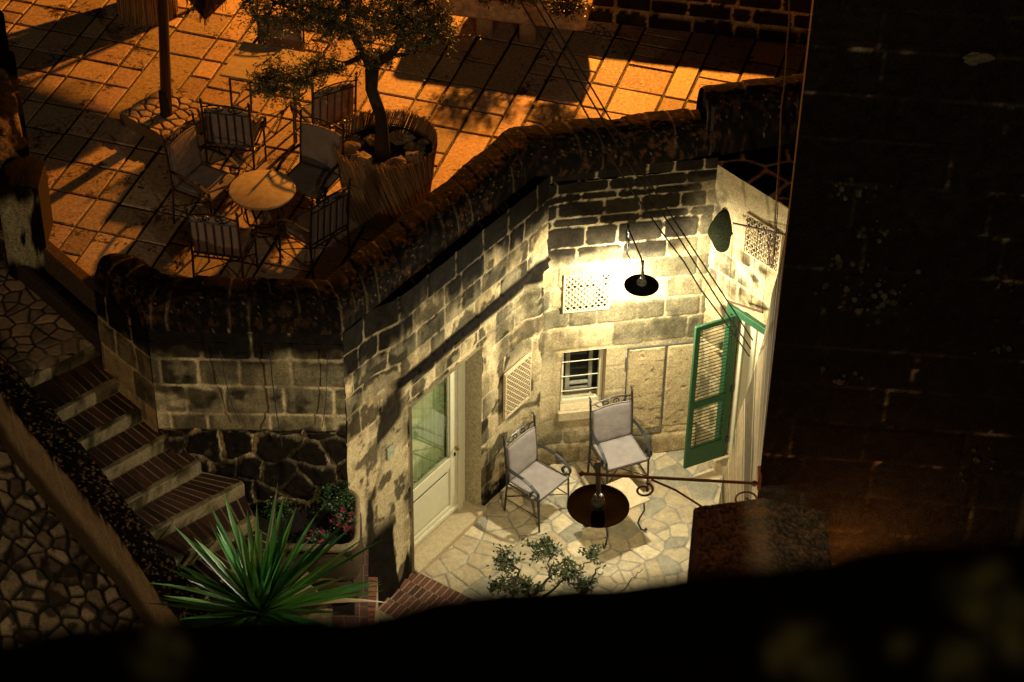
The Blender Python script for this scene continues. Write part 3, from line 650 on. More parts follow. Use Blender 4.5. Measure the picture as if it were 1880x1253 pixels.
def clip(poly, pt, n):   # keep the side where (p-pt).n <= 0
    out = []
    for i in range(len(poly)):
        a, b = poly[i], poly[(i + 1) % len(poly)]; da, db = (a - pt) @ n, (b - pt) @ n
        if da <= 0: out.append(a)
        if (da < 0) != (db < 0): out.append(a + (b - a) * (da / (da - db)))
    return out
kA, kB = P(85, 440, 3.5)[:2], P(182, 524, 3.5)[:2]; dk = (kB - kA) / np.linalg.norm(kB - kA); nk = C(dk[1], -dk[0]); nk = nk if nk[0] < 0 else -nk
tb = MB(); ang = math.radians(-16.5); ex, ey = C(math.cos(ang), math.sin(ang)), C(-math.sin(ang), math.cos(ang)); org = C(-2.0, 20.0)
rnd = np.random.default_rng(5); x = -6.5; pat = [.36, .23, .48, .31, .50, .25, .42]; i = 0
rows = [-6.0]
while rows[-1] < 5: rows.append(rows[-1] + rnd.choice([.30, .40, .46, .52]) * rnd.uniform(.95, 1.05))
while x < 8:
    w = pat[i % 7] * rnd.uniform(.92, 1.08); i += 1
    cuts = [rows[0]]
    for y_ in rows[1:]:
        if rnd.random() < .16: continue
        yy_ = y_ + (rnd.uniform(-.10, .10) if rnd.random() < .22 else rnd.uniform(-.008, .008)); cuts.append(yy_)
        if rnd.random() < .10: cuts.append(yy_ + .22)
    for y, y2_ in zip(cuts[:-1], cuts[1:]):
        h = y2_ - y; g = .015
        q = [org + ex * a + ey * b for a, b in ((x + g, y + g), (x + w - g, y + g), (x + w - g, y + h - g), (x + g, y + h - g))]
        q = [p + C(rnd.uniform(-.006, .006), rnd.uniform(-.006, .006)) for p in q]; c = sum(q) / 4
        if c[1] > 25.2 or c[0] > 4.2 or c[0] < -7.5: continue
        if not all(inunion(p) for p in q):
            q = clip(q, J + nB * -.2, nB) if (c - K) @ dW > np.linalg.norm(J - K) - .3 and (c - J) @ nW > -.3 else clip(q, K + nW * -.2, nW)
        if len(q) < 3: continue
        q = clip(q, C(0, 16.95), C(0, -1))
        if len(q) < 3: continue
        if c[1] < 18.9: q = clip(q, kA, nk)
        if len(q) < 3: continue
        cc = sum(q) / len(q); n = len(q); dz = rnd.uniform(-.004, .004); tx, ty = rnd.uniform(-.006, .006, 2)
        zf = lambda p: TZ + dz + (p[0] - cc[0]) * tx + (p[1] - cc[1]) * ty
        vs = [(p[0], p[1], TZ - .03) for p in q] + [(*(p), zf(p) - .006) for p in q] + [(*(p + (cc - p) / np.linalg.norm(cc - p) * .010), zf(p)) for p in q]
        fs = [(a_, (a_ + 1) % n, n + (a_ + 1) % n, n + a_) for a_ in range(n)] + [(n + a_, n + (a_ + 1) % n, 2 * n + (a_ + 1) % n, 2 * n + a_) for a_ in range(n)] + [tuple(range(2 * n, 3 * n))]
        k = rnd.uniform(.62, 1.18); tb.add(vs, fs, C(.48, .36, .24) * k * C(1, rnd.uniform(.93, 1.04), rnd.uniform(.85, 1.05)))
    x += w
def tile_mat():
    """worn limestone: dark pits and hair cracks, wet patches"""
    m = M_TILE; nt = m.node_tree; N = nt.nodes; L = nt.links; b = N['Principled BSDF']
    tc = N.new('ShaderNodeTexCoord'); src = b.inputs['Base Color'].links[0].from_socket
    n = N.new('ShaderNodeTexNoise'); n.inputs['Scale'].default_value = 13; n.inputs['Detail'].default_value = 9; n.inputs['Roughness'].default_value = .72; n.inputs['Distortion'].default_value = 1.2
    L.new(tc.outputs['Object'], n.inputs['Vector'])
    big = N.new('ShaderNodeTexNoise'); big.inputs['Scale'].default_value = 2.4; big.inputs['Detail'].default_value = 3; L.new(tc.outputs['Object'], big.inputs['Vector'])
    ad = N.new('ShaderNodeMath'); ad.operation = 'MULTIPLY_ADD'; L.new(big.outputs['Fac'], ad.inputs[0]); ad.inputs[1].default_value = .55; L.new(n.outputs['Fac'], ad.inputs[2])
    mr = N.new('ShaderNodeMapRange'); mr.interpolation_type = 'SMOOTHSTEP'; mr.inputs[1].default_value = .855; mr.inputs[2].default_value = .92; L.new(ad.outputs[0], mr.inputs[0])
    mx = N.new('ShaderNodeMix'); mx.data_type = 'RGBA'; mx.inputs[7].default_value = (.07, .045, .03, 1); L.new(mr.outputs[0], mx.inputs[0]); L.new(src, mx.inputs[6]); L.new(mx.outputs[2], b.inputs['Base Color'])
tile_mat()
tbase = tb.build('terrace_floor', M_TILE); struct(tbase)
poly = [(-6.8, 25.5), (-6.8, 18.75), tuple(kA), tuple(kB), (-3.6, 17.2), (-3.2, 16.9), tuple(K + C(-.1, .2)), tuple(J + C(-.12, .2)), tuple(R + C(0, .2)), (4.5, 20.1), (4.5, 25.5)]
flat('terrace_bed', poly, TZ - .014, M_GROUT)
# retaining side under terrace by the kerb
kerb = MB(); k0, k1 = C(*kA), C(*kB) + dk * .25
mid = (k0 + k1) / 2 + nk * .06; kerb.box((mid[0], mid[1], TZ - .14), (np.linalg.norm(k1 - k0) + .1, .14, .34), math.atan2(dk[1], dk[0]), (.10, .07, .045), bev=.02)
tag(kerb.build('kerb', M_SOOT), 'worn dark stone kerb along the terrace edge above the stair path', 'kerb')
s0, s1 = P(18, 470, 3.3)[:2], P(192, 622, 3.3)[:2]; ds = s1 - s0; ls = np.linalg.norm(ds); ds /= ls
mb = MB(); c = (s0 + s1) / 2; mb.box((c[0], c[1], 3.2), (ls + .1, .10, .26), math.atan2(ds[1], ds[0]), (.05, .035, .022), bev=.025)
tag(mb.build('kerb', M_SOOT), 'low dark stone ridge between the crazy-paved strip and the stair path', 'kerb')
M_PATH = paving_mat('path_crazy_paving', 5.6, (.34, .24, .15), (.22, .16, .10), (.04, .03, .02), .05, 1, .45, .05, .012, .5, 8.1)
PATHZ = 3.15
PP = [P(-60, 640, PATHZ)[:2], P(46, 695, PATHZ)[:2], P(192, 626, PATHZ)[:2], (-3.6, 17.4), tuple(kB), tuple(kA), (-4.9, 19.2), (-6.2, 19.2), (-6.2, 17.0)]
def inpoly(poly):
    def f(x, y):
        c = np.zeros(x.shape, bool)
        for (x0, y0), (x1, y1) in zip(poly, list(poly[1:]) + [poly[0]]):
            cond = ((y0 > y) != (y1 > y)); xi = (x1 - x0) * (y - y0) / (y1 - y0 + 1e-9) + x0; c ^= cond & (x < xi)
        return c
    return f
stones('stair_path', -5.9, -3.5, 16.6, 19.2, PATHZ - .008, 210, 15, (C(.36, .25, .15), C(.27, .19, .12), C(.20, .15, .10)), C(.035, .025, .016), .016, .011, inpoly([tuple(p) for p in PP]), M_FLAG, .08, .26, .014, None, .35)

# ------------------------------------------------------------------ staircase
st = thing('stone_stairs', 'flight of brick-topped stone steps with pale risers running down beside the rubble wall', 'staircase')
NO = [((46, 695), (190, 628)), ((100, 760), (232, 688)), ((144, 813), (277, 741)), ((188, 868), (321, 794)), ((232, 924), (368, 847)),
      ((274, 979), (448, 887)), ((322, 1029), (470, 950)), ((364, 1084), (520, 1002)), ((406, 1139), (570, 1055)), ((450, 1194), (610, 1110))]
RI = .145; nos = [(P(*a, PATHZ - RI * i), P(*b, PATHZ - RI * i)) for i, (a, b) in enumerate(NO)]
for i, (l, r) in enumerate(nos):
    z = PATHZ - RI * i; mb = MB(); l2, r2 = l[:2], r[:2]; dd = (r2 - l2) / np.linalg.norm(r2 - l2); nf = C(dd[1], -dd[0])
    bl, br = (nos[i - 1][0][:2], nos[i - 1][1][:2]) if i else (l2 - nf * .3, r2 - nf * .3)
    n = 26; vs = []; fs = []
    for j in range(n + 1):                                             # worn, wavy riser with a pale rounded lip
        t = j / n; e = l2 * (1 - t) + r2 * t; w = .014 * (float(fbm(t * 9, i * 3.1, 2)) - .5)
        for dz_, of in ((-.42, -.002), (-RI - .01, .0 + w), (-.03, .006 + w), (-.006, .0 + w * 1.5), (-.002, -.03 + w), (-.002, -.055)):
            vs.append((*(e + nf * of), z + dz_ + w * .3))
    for j in range(n):
        for k in range(5): a = j * 6 + k; fs.append((a, a + 6, a + 7, a + 1))
    mb.add(vs, fs, C(.22, .175, .10))
    mb.prism([l2 - nf * .05, r2 - nf * .05, br - nf * .02, bl - nf * .02], z - .5, z - .005, C(.30, .25, .155))
    cc = np.concatenate(mb.c); vv = np.concatenate(mb.v)
    cc *= (.55 + .8 * fbm(vv[:, 0] * 14, vv[:, 1] * 14, vv[:, 2] * 14))[:, None]
    mk = ss(.46, .62, fbm(vv[:, 0] * 8, vv[:, 1] * 8, vv[:, 2] * 8)); cc = mixc(cc, C(.05, .045, .018), mk); mb.c = [cc]
    step = mb.build('step', M_STONE, st, False)
    if i:
        bk = MB(); back = .5 * ((bl + br) - (l2 + r2)) @ -nf; L_ = np.linalg.norm(r2 - l2); nb = int(L_ / .082)
        for j in range(nb):
            ta, tb_ = (j + .09) / nb, (j + .91) / nb; f0, f1 = l2 + (r2 - l2) * ta, l2 + (r2 - l2) * tb_
            g0_, g1_ = bl + (br - bl) * ta, bl + (br - bl) * tb_; q = [f0 - nf * .045, f1 - nf * .045, g1_ * .98 + f1 * .02 + nf * .01, g0_ * .98 + f0 * .02 + nf * .01]
            bk.prism(q, z - .03, z - .002 + random.uniform(-.003, .003), C(.042, .016, .010) * random.uniform(.45, 1.9))
        bk.build('brick_tread', M_BRICK, step)

# low wall along the stairs (dark top, pale outer face), sloping with them
pw = thing('stair_wall', 'low wall beside the steps with dark mossy top and pale plastered outer face', 'wall')
def wz(y): return PATHZ + .12 - RI * max(0, (y - 700)) / 56.0
inn = [(-30, 610), (0, 652), (46, 697), (100, 760), (188, 868), (274, 979), (345, 1068), (420, 1165)]
out = [(-120, 560), (0, 714), (36, 762), (69, 804), (103, 845), (207, 964), (283, 1079), (345, 1160)]
ip = [P(x, y, wz(y)) for x, y in inn]; op = [P(x, y, wz(y) - .0) for x, y in out]
def resamp(ps, n):
    ps = np.array(ps); d = np.r_[0, np.cumsum(np.linalg.norm(np.diff(ps[:, :2], axis=0), axis=1))]; t = np.linspace(0, d[-1], n)
    return np.stack([np.interp(t, d, ps[:, k]) for k in range(3)], 1)
NL = 300; I_, O_ = resamp(ip, NL), resamp(op, NL); I_[:, 2] = O_[:, 2] = (I_[:, 2] + O_[:, 2]) / 2
ts = np.linspace(0, 1, 26); i_, t = np.meshgrid(np.arange(NL), ts, indexing='ij')
X = I_[:, None, :] * (1 - t[..., None]) + O_[:, None, :] * t[..., None]; fin = fbm(X[..., 0] * 26, X[..., 1] * 26, 3); sp_ = fbm(X[..., 0] * 60, X[..., 1] * 60, 3, 2)
X[..., 2] += .03 * np.sqrt(np.clip(1 - (2 * t - 1) ** 2, 0, 1)) + .02 * (fin - .5)
col = SOOT * (.5 + 1.2 * fin)[..., None]; col = mixc(col, C(.17, .12, .07), ss(.66, .75, sp_))
X[:, 0, :] = X[:, 1, :]; X[:, 0, 2] -= .35
col[:, 0] = (.1, .08, .05)
gridmesh('wall_top', X, col, M_SOOT, pw)
zs = np.linspace(0, 1, 60); i_, t = np.meshgrid(np.arange(NL), zs, indexing='ij')
dirv = np.gradient(O_[:, :2], axis=0); dirv /= np.linalg.norm(dirv, axis=1, keepdims=True); nv = np.stack([dirv[:, 1], -dirv[:, 0]], 1)
s_ = i_ * .012; fin = fbm(s_ * 20, t * 10, 3); big = fbm(s_ * 1.6 + t * 2, t * 1.2, 4)
X = np.broadcast_to(O_[:, None, :], i_.shape + (3,)).copy(); X[..., 2] -= t * .85; dep = .02 * (fbm(s_ * 3, t * 3, 9) - .5) + .006 * (fin - .5)
X[..., 0] += nv[:, None, 0] * dep; X[..., 1] += nv[:, None, 1] * dep
col = C(.36, .27, .16) * (.65 + .5 * fin)[..., None] * (.65 + .7 * big)[..., None]
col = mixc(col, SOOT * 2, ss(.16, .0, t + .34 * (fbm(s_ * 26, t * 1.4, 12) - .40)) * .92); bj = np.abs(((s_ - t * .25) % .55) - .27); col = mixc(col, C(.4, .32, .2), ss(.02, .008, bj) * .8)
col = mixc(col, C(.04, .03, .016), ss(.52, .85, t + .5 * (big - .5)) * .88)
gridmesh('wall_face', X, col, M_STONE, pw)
# cobbled street below
a, b, c = P(0, 791, 2.42), P(276, 1158, 1.42), None
nx = C(-.75, -.66); d2 = b[:2] - a[:2]; d2 /= np.linalg.norm(d2); sl = (b[2] - a[2]) / np.linalg.norm(b[:2] - a[:2]); pr_ = C(d2[1], -d2[0])
def szf(u, v): return a[2] + sl * ((u - a[0]) * d2[0] + (v - a[1]) * d2[1]) - .03
M_COB = mat('cobblestone', attr=True, rough=.65, spec=.35, fine=(70, .5), bump=(45, .9, .015))
def stk(u, v): return ((u - a[0]) * pr_[0] + (v - a[1]) * pr_[1]) > -.35
o = stones('street', -6.6, -2.6, 14.2, 18.3, 0, 560, 25, (C(.34, .28, .18), C(.20, .155, .10), C(.12, .09, .06)), C(.026, .02, .013), .022, .0115, stk, M_COB, .05, .30, .045, szf, .85)

# ------------------------------------------------------------------ planted bed, brick landing, brick steps at the patio's edge
flat('lower_landing', [(-3.6, 14.6), (-1.30, 14.6), (-1.42, 16.9), (-3.0, 16.9)], 1.05, paving_mat('landing_bricks', 7, (.10, .035, .02), (.06, .022, .014), (.16, .11, .06), .03, .2, .7, .01, .004, .5, 1.1))
bed = thing('raised_flower_bed', 'raised stone-rimmed bed at the foot of the rubble wall holding shrubs and pink flowers', 'planter')
BX0, BX1, BY0, BY1, BZ = -2.62, -1.50, 15.95, 16.74, 2.0
def path_round(pts, n=8, r=.14):
    out = []
    for i, p in enumerate(pts):
        p = np.array(p, float)
        if 0 < i < len(pts) - 1:
            a = p + (np.array(pts[i - 1]) - p) / np.linalg.norm(np.array(pts[i - 1]) - p) * r; b = p + (np.array(pts[i + 1]) - p) / np.linalg.norm(np.array(pts[i + 1]) - p) * r
            for t in np.linspace(0, 1, n): out.append((1 - t) ** 2 * a + 2 * t * (1 - t) * p + t * t * b)
        else: out.append(p)
    return out
mb = MB(); pth = path_round([(BX0, BY1, BZ), (BX1, BY1, BZ), (BX1 + .04, BY0, BZ), (BX0 - .1, BY0, BZ)], 8, .18)
mb.tube([p + C(0, 0, -.03) for p in pth], .075, 6, C(.22, .17, .10), flat=(.5, .7))
for zc in (-.32, -.62): mb.tube([p + C(0, 0, zc) for p in pth], .16, 6, C(.05, .035, .02), flat=(.3, 1.3))
mb.build('stone_rim', M_STONE, bed, True)
mb = MB(); mb.prism([(BX0, BY0), (BX1, BY0), (BX1, BY1), (BX0, BY1)], 1.0, BZ - .10, C(.03, .02, .01)); mb.build('soil', M_SOIL, bed)
# brick pier beside the steps, brick steps rising from the patio
bs = thing('brick_steps', 'short run of red brick steps climbing from the corner of the patio paving', 'steps')
q0, q1 = P(768, 1056, 0)[:2], P(880, 1112, 0)[:2]; e0 = (q1 - q0) / np.linalg.norm(q1 - q0); f0 = C(e0[1], -e0[0]); f0 = f0 if f0[1] < 0 else -f0
for k in range(4):
    z = .05 + .05 * k; mb = MB(); dpt = .20; sh_ = -.14 * k
    mb.prism([q0 + e0 * (sh_ - .05) + f0 * (k * dpt), q1 + e0 * .1 + f0 * (k * dpt), q1 + e0 * .1 + f0 * ((k + 1) * dpt + .1), q0 + e0 * (sh_ - .05) + f0 * ((k + 1) * dpt + .1)], -.1, z - .004, C(.34, .27, .16))
    s_ = mb.build('step', M_STONE, bs); bk = MB()
    for j in range(24):
        u_ = sh_ - .04 + j * .075; q = [q0 + e0 * (u_ + .004) + f0 * (k * dpt + .006), q0 + e0 * (u_ + .063) + f0 * (k * dpt + .006), q0 + e0 * (u_ + .063) + f0 * ((k + 1) * dpt - .004), q0 + e0 * (u_ + .004) + f0 * ((k + 1) * dpt - .004)]
        bk.prism(q, z - .05, z + random.uniform(-.003, .003), C(.12, .042, .026) * random.uniform(.5, 1.5))
    bk.build('brick_tread', M_BRICK, s_)
pr = thing('brick_pier', 'low pier of stacked red bricks with pale joints at the foot of the mossy corner', 'pier')
pa, pb = P(655, 1058, .95)[:2], P(694, 1058, .95)[:2]
mb = MB(); px0, px1 = pa[0], pb[0]; yy = pa[1]; mb.box(((px0 + px1) / 2, yy - .45, .43), (px1 - px0 - .01, .9, .98), 0, C(.34, .27, .17)); mb.build('core', M_STONE, pr)
mb = MB()
for j in range(13):
    for (x0, x1) in ((px0, px0 + .045), (px0 + .05, px1)):
        mb.box(((x0 + x1) / 2, yy - .035 - j * .07, .92), (x1 - x0 - .004, .056, .06), 0, C(.17, .06, .035) * random.uniform(.6, 1.4), bev=.003)
mb.build('bricks', M_BRICK, pr)

# ------------------------------------------------------------------ terrace boundary walls
gw = thing('back_garden_wall', 'dark coursed stone wall with pale joints and a base ledge behind the terrace', 'wall')
ga, gb = P(1085, 33, TZ)[:2], P(1475, 76, TZ)[:2]; gd_ = (gb - ga) / np.linalg.norm(gb - ga); g_a = ga - gd_ * 1.25; g_b = gb + gd_ * .6
def cr_g(u, z, big, fin, mt): return ss(.25, .4, .75 - mt + (big - .5) * .4) * .93
wall('wall_face', g_a, g_b, TZ, TZ + .64, gw, courses=[3.4, 3.66, 3.86, 4.2], wmin=.22, wmax=.55, seed=51, crust=cr_g, mortar=.012, m=M_SOOT, greyp=.5, tones=(WARM, WARM, GREY),
     off=lambda u, z: .06 * ss(TZ + .16, TZ + .12, z), res=.018)
mb = MB(); gm = (g_a + g_b) / 2 + C(-gd_[1], gd_[0]) * .16; mb.box((gm[0], gm[1], TZ + .31), (np.linalg.norm(g_b - g_a), .26, .64), math.atan2(gd_[1], gd_[0]), (.06, .05, .03)); mb.build('core', M_SOOT, gw)
lw = thing('left_garden_wall', 'low dark stone wall with patched lighter stretches along the left edge of the terrace', 'wall')
L0, L1 = P(6, 20, 4.25), P(49, 312, 4.25)
us = np.linspace(0, 1, 190); tt = np.linspace(0, 1, 40); u, t = np.meshgrid(us, tt, indexing='ij')
base = L0[None, None, :] * (1 - u[..., None]) + L1[None, None, :] * u[..., None]
xx = np.where(t < .35, 0, -(t - .35) / .65 * .34); zz = np.where(t < .35, TZ - .02 + (4.25 - TZ) * t / .35, 4.25 + .03 * np.sin((t - .35) / .65 * math.pi))
X = base.copy(); X[..., 0] += xx + .03 * (fbm(u * 30, t * 8, 4) - .5) + .05 * (np.floor(u * 3.7) % 2) ; X[..., 2] = zz + .03 * (fbm(u * 30, t * 6, 5) - .5); fin = fbm(u * 90, t * 30, 6); big = fbm(u * 7, t * 3, 7)
col = SOOT * (.6 + 1.6 * fin)[..., None]; col = mixc(col, C(.22, .15, .09) * (.6 + .8 * fin)[..., None], ss(.5, .62, big)); gridmesh('wall_face', X, col, M_SOOT, lw)
mb = MB(); c = (L0 + L1) / 2; d = L1 - L0; mb.box((c[0] - .24, c[1], 3.7), (.4, np.linalg.norm(d[:2]), 1.0), math.atan2(-d[0], d[1]), (.04, .03, .02)); mb.build('core', M_SOOT, lw)
# rounded gate pillar
gp = P(52, 445, 3.3); PZ = 4.30
n1, n2 = 60, 60; u, t = np.meshgrid(np.linspace(0, 1, n1), np.linspace(0, 1, n2), indexing='ij')
x = (u - .5) * .46; top = PZ - .05 * np.abs(2 * u - 1) ** 4
z = np.where(t < .62, 3.1 + (top - 3.1) * t / .62, top + .035 * np.sin((t - .62) / .38 * math.pi)); yoff = np.where(t < .62, 0, (t - .62) / .38 * .5)
fin = fbm(u * 16, t * 20, 71); big = fbm(u * 3.2, t * 3.5, 72); X = np.stack([-4.90 + x * .9, 18.52 + yoff + .02 * (big - .5) + .05 * np.abs(2 * u - 1) ** 5, z + .012 * (fin - .5)], -1)
col = C(.36, .33, .20) * (.6 + .7 * fin)[..., None]; cr = np.maximum(ss(.50, .60, t + .25 * (big - .5)), ss(.18, .10, t + .2 * (big - .5))); cr = np.maximum(cr, ss(.46, .36, big)); col = mixc(col, SOOT * (.6 + 1.5 * fin)[..., None], cr)
pil = thing('gate_pillar', 'round-topped pillar with black cap and flaking pale front at the head of the path', 'pillar')
gridmesh('pillar_face', X, col, M_SOOT, pil)
mb = MB(); mb.box((-4.90, 18.80, 3.64), (.40, .5, 1.2), 0, (.05, .04, .03), bev=.03); mb.build('core', M_SOOT, pil)

# ------------------------------------------------------------------ dark tall house on the right
dh = thing('dark_house', 'tall soot-black stone house with lichen spots filling the right of the view', 'house')
E0 = C(2.195, 15.0); E1 = E0 + C(1, -.08) * 4.6
def lich(seed):
    def f(u, z, big, fin, mt):
        row = ss(.62, .9, np.sin(z * 2 * np.pi / .36 + 1.3 * fbm(u * 2, z * 2, 5))) * ss(.46, .60, fbm(u * 5, z * 9, 6)) * ss(2.25, 2.4, u) * .22
        return -row + np.full_like(u, .965) - ss(.48, .66, fbm(u * 1.7, z * 1.7, seed)) * ss(.45, .7, fin) * (mt * .5 + .06)
    return f
co = [0] + list(np.arange(.4, 12.5, .42)); 
dw = wall('front_wall', E0, E1, .0, 9.6, dh, courses=co, wmin=.55, wmax=1.1, seed=81, res=.026, crust=lich(82), mortar=.008, depth=.008, m=M_SOOT, greyp=.6, tones=(WARM * .35, WARM * .3, GREY * .35), noise=.006,
          off=lambda u, z: .10 * ss(8.45, 8.52, z) + .06 * ss(2.02, 2.06, u) * ss(2.75, 2.70, u) * 0 + .05 * ss(2.3, 2.34, u))
# lichen rosettes: flat pale discs grown on the stone
me = dw.data; nv_ = len(me.vertices); co_ = np.zeros(nv_ * 3, np.float32); me.vertices.foreach_get('co', co_); co_ = co_.reshape(-1, 3)
cl = np.zeros(nv_ * 4, np.float32); me.color_attributes['Col'].data.foreach_get('color', cl); cl = cl.reshape(-1, 4)
rn = np.random.default_rng(8)
dE = E1 - E0; LE = np.linalg.norm(dE); dE /= LE; nE = C(dE[1], -dE[0]); aE = math.atan2(dE[1], dE[0])
def EPt(u, z, d=0.0): p = E0 + dE * u + nE * d; return np.array([p[0], p[1], z])
lm = MB(); clusters = [(1575, 350, 34, 26), (1605, 545, 70, 60), (1550, 690, 40, 14), (1600, 425, 34, 16), (1840, 510, 34, 12), (1540, 480, 18, 12), (1830, 640, 30, 6), (1800, 850, 40, 10)]
for cx, cy, rad, n in clusters:
    for _ in range(n):
        q = V(cx + rn.normal(0, rad * .55), cy + rn.normal(0, rad * .32), E0, E1); r = .006 + .024 * rn.random() ** 2; k = rn.uniform(.08, .55)
        vs = []; uu_ = (q[:2] - E0) @ dE; base_ = .022 + .05 * float(ss(2.3, 2.34, np.array(uu_))) + .1 * float(ss(8.45, 8.52, np.array(q[2])))
        if uu_ < .05: continue
        c0_ = EPt(uu_, q[2], base_); m_ = 9; vs.append(c0_ - C(*(nE * .004), 0))
        for w in range(m_): a_ = 2 * math.pi * w / m_; rr_ = r * rn.uniform(.75, 1.15); vs.append(EPt(uu_ + rr_ * math.cos(a_), q[2] + rr_ * math.sin(a_), base_))
        for w in range(m_): a_ = 2 * math.pi * w / m_; vs.append(EPt(uu_ + r * 1.1 * math.cos(a_), q[2] + r * 1.1 * math.sin(a_), base_ - .02))
        fs = [(0, 1 + w, 1 + (w + 1) % m_) for w in range(m_)] + [(1 + w, 10 + w, 10 + (w + 1) % m_, 1 + (w + 1) % m_) for w in range(m_)]
        lm.add(vs, fs, C(.17, .15, .10) * k)
lo_ = lm.build('lichen', M_STONE, dh); lo_['kind'] = 'stuff'; lo_['label'] = 'pale lichen rosettes on the black stones'
# pale chip low on the wall top, mortar ledges
mb = MB(); q = V(1787, 92, E0, E1); mb.ball(q + C(0, -.12, 0), (.10, .03, .05), 9, 6, (.10, .085, .055), .6, 3); mb.build('broken_ledge', M_STONE, dh)
# return wall toward the patio, battered at its far foot
prof = [(1448, 380), (1440, 440), (1431, 490), (1417, 540), (1402, 620), (1382, 690), (1357, 760), (1341, 830), (1327, 880), (1319, 925), (1316, 960)]
far = [VY(x, y, 18.3) for x, y in prof]; fz = np.array([p[2] for p in far])[::-1]; fx = np.array([p[0] for p in far])[::-1]
zs = np.linspace(-.2, 9.6, 420); ts = np.linspace(0, 1, 110); z, t = np.meshgrid(zs, ts, indexing='ij')
xf = np.interp(z, fz, fx); xn = np.full_like(z, 2.195); yn, yf = 15.0, 18.3
bow = .10 * np.sin(t * math.pi) ** 2 * ss(4, 0, z) * -1
X = np.stack([xn * (1 - t) + xf * t, yn + (yf - yn) * t, z], -1)
fin = fbm(z * 16, t * 11, 91); big = fbm(z * 2.2, t * 2, 92); stre = fbm(z * 3.0, t * 3, 93)
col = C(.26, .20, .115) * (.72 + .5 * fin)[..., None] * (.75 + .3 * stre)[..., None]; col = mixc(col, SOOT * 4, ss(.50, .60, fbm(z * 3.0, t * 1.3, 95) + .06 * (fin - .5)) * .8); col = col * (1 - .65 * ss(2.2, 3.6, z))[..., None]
jz = np.abs((z % .43) - .2); col = mixc(col, C(.5, .42, .26), ss(.02, .008, jz) * .6)
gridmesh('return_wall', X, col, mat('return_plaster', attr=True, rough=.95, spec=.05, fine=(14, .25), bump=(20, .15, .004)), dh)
mb = MB(); mb.prism([E0 + C(.03, .04), E0 + C(4.6, -.3), C(7, 19.5), C(2.85, 18.4)], 0, 9.55, (.05, .04, .03)); mb.build('core', M_SOOT, dh)
# end of the return wall toward the patio
mb = MB()
for a_, b_ in zip(far[:-1], far[1:]): mb.add([a_, (3.0, 18.45, a_[2]), (3.0, 18.45, b_[2]), b_], [(0, 1, 2, 3)], C(.3, .23, .13))
mb.build('return_wall_end', M_STONE, dh)

# gable-topped pier nearer the camera
gt = thing('ridged_wall_top', 'rough ridged wall top of pitted stone, brown on its left slope and grey on its right', 'wall')
rg = P(1400, 920, 6.1); lf = P(1274, 932, 6.02); rt = P(1516, 945, 6.0); YN = 10.6
n1, n2 = 150, 110; u, t = np.meshgrid(np.linspace(0, 1, n1), np.linspace(0, 1, n2), indexing='ij')
yt = rg[1] + (YN - rg[1]) * t; xx = np.where(u < .15, lf[0], np.where(u < .5, lf[0] + (rg[0] - lf[0]) * (u - .15) / .35, np.where(u < .85, rg[0] + (rt[0] - rg[0]) * (u - .5) / .35, rt[0])))
zz = np.where(u < .15, 6.02 - (.15 - u) / .15 * 1.4, np.where(u < .5, 6.02 + .11 * (u - .15) / .35, np.where(u < .85, 6.13 - .13 * (u - .5) / .35, 6.0 - (u - .85) / .15 * 1.4)))
fin = fbm(xx * 55, yt * 55, 3); med = fbm(xx * 9, yt * 9, 5)
X = np.stack([xx + .01 * (med - .5), yt, zz + .014 * (fin - .5) + .02 * (med - .5)], -1)
ridge = ss(.12, .0, np.abs(u - .47) + .06 * (med - .5)); col = mixc(C(.05, .022, .012) * (.2 + 1.6 * fin ** 2 * 2)[..., None], C(.13, .10, .065) * (.25 + 1.6 * fin ** 2 * 1.6)[..., None], ss(.46, .52, u))
col = mixc(col, C(.30, .23, .14), ridge * .6); gridmesh('wall_cap', X, col, M_STONE, gt)
mb = MB(); mb.prism([(lf[0] + .01, rg[1] - .01), (lf[0] + .01, YN), (rt[0] - .01, YN), (rt[0] - .01, rg[1] - .01)], 0, 5.95, (.05, .035, .02)); mb.build('core', M_SOOT, gt)

# near parapet just below the camera: black, out of focus
fpw = thing('near_parapet', 'black mossy parapet in the foreground, out of focus, with a few yellowish lichen patches', 'wall')
edge = [(-400, 1215), (0, 1192), (150, 1172), (300, 1152), (480, 1150), (620, 1150), (760, 1122), (880, 1098), (1000, 1088), (1150, 1080), (1270, 1066), (1420, 1052), (1520, 1040), (1620, 1022), (1740, 1010), (1880, 1000), (2300, 985)]
Yf = 1.55; ep = [VY(x, y - 24, Yf) for x, y in edge]; ex_ = np.array([p[0] for p in ep]); ez_ = np.array([p[2] for p in ep])
u, t = np.meshgrid(np.linspace(-.9, .75, 420), np.linspace(0, 1, 150), indexing='ij'); ze = np.interp(u, ex_, ez_)
y = Yf - t * .45; sl_ = t * .62; fin = fbm(u * 60, sl_ * 60, 3); med = fbm(u * 14, sl_ * 14, 5)
z = ze - .43 * t + .012 * (fbm(u * 22, 0 * u, 31) - .5) + .006 * (med - .5) * 2 + .004 * (fin - .5); z[:, 0] -= .05
blob = np.zeros_like(u)
for bx, by, br in ((290, 1205, .030), (1450, 1195, .028), (1505, 1240, .028), (1800, 1100, .034), (1862, 1165, .036), (1740, 1225, .028), (1640, 1190, .012)):
    q = VY(bx, by, Yf); uc = q[0] * .97; sc_ = (by - np.interp(bx, [e[0] for e in edge], [e[1] for e in edge]) + 24) / 2050.0
    blob = np.maximum(blob, ss(1.2, .5, np.hypot(u - uc, sl_ - sc_) / br + .9 * (fbm(u * 40, sl_ * 40, bx) - .5)))
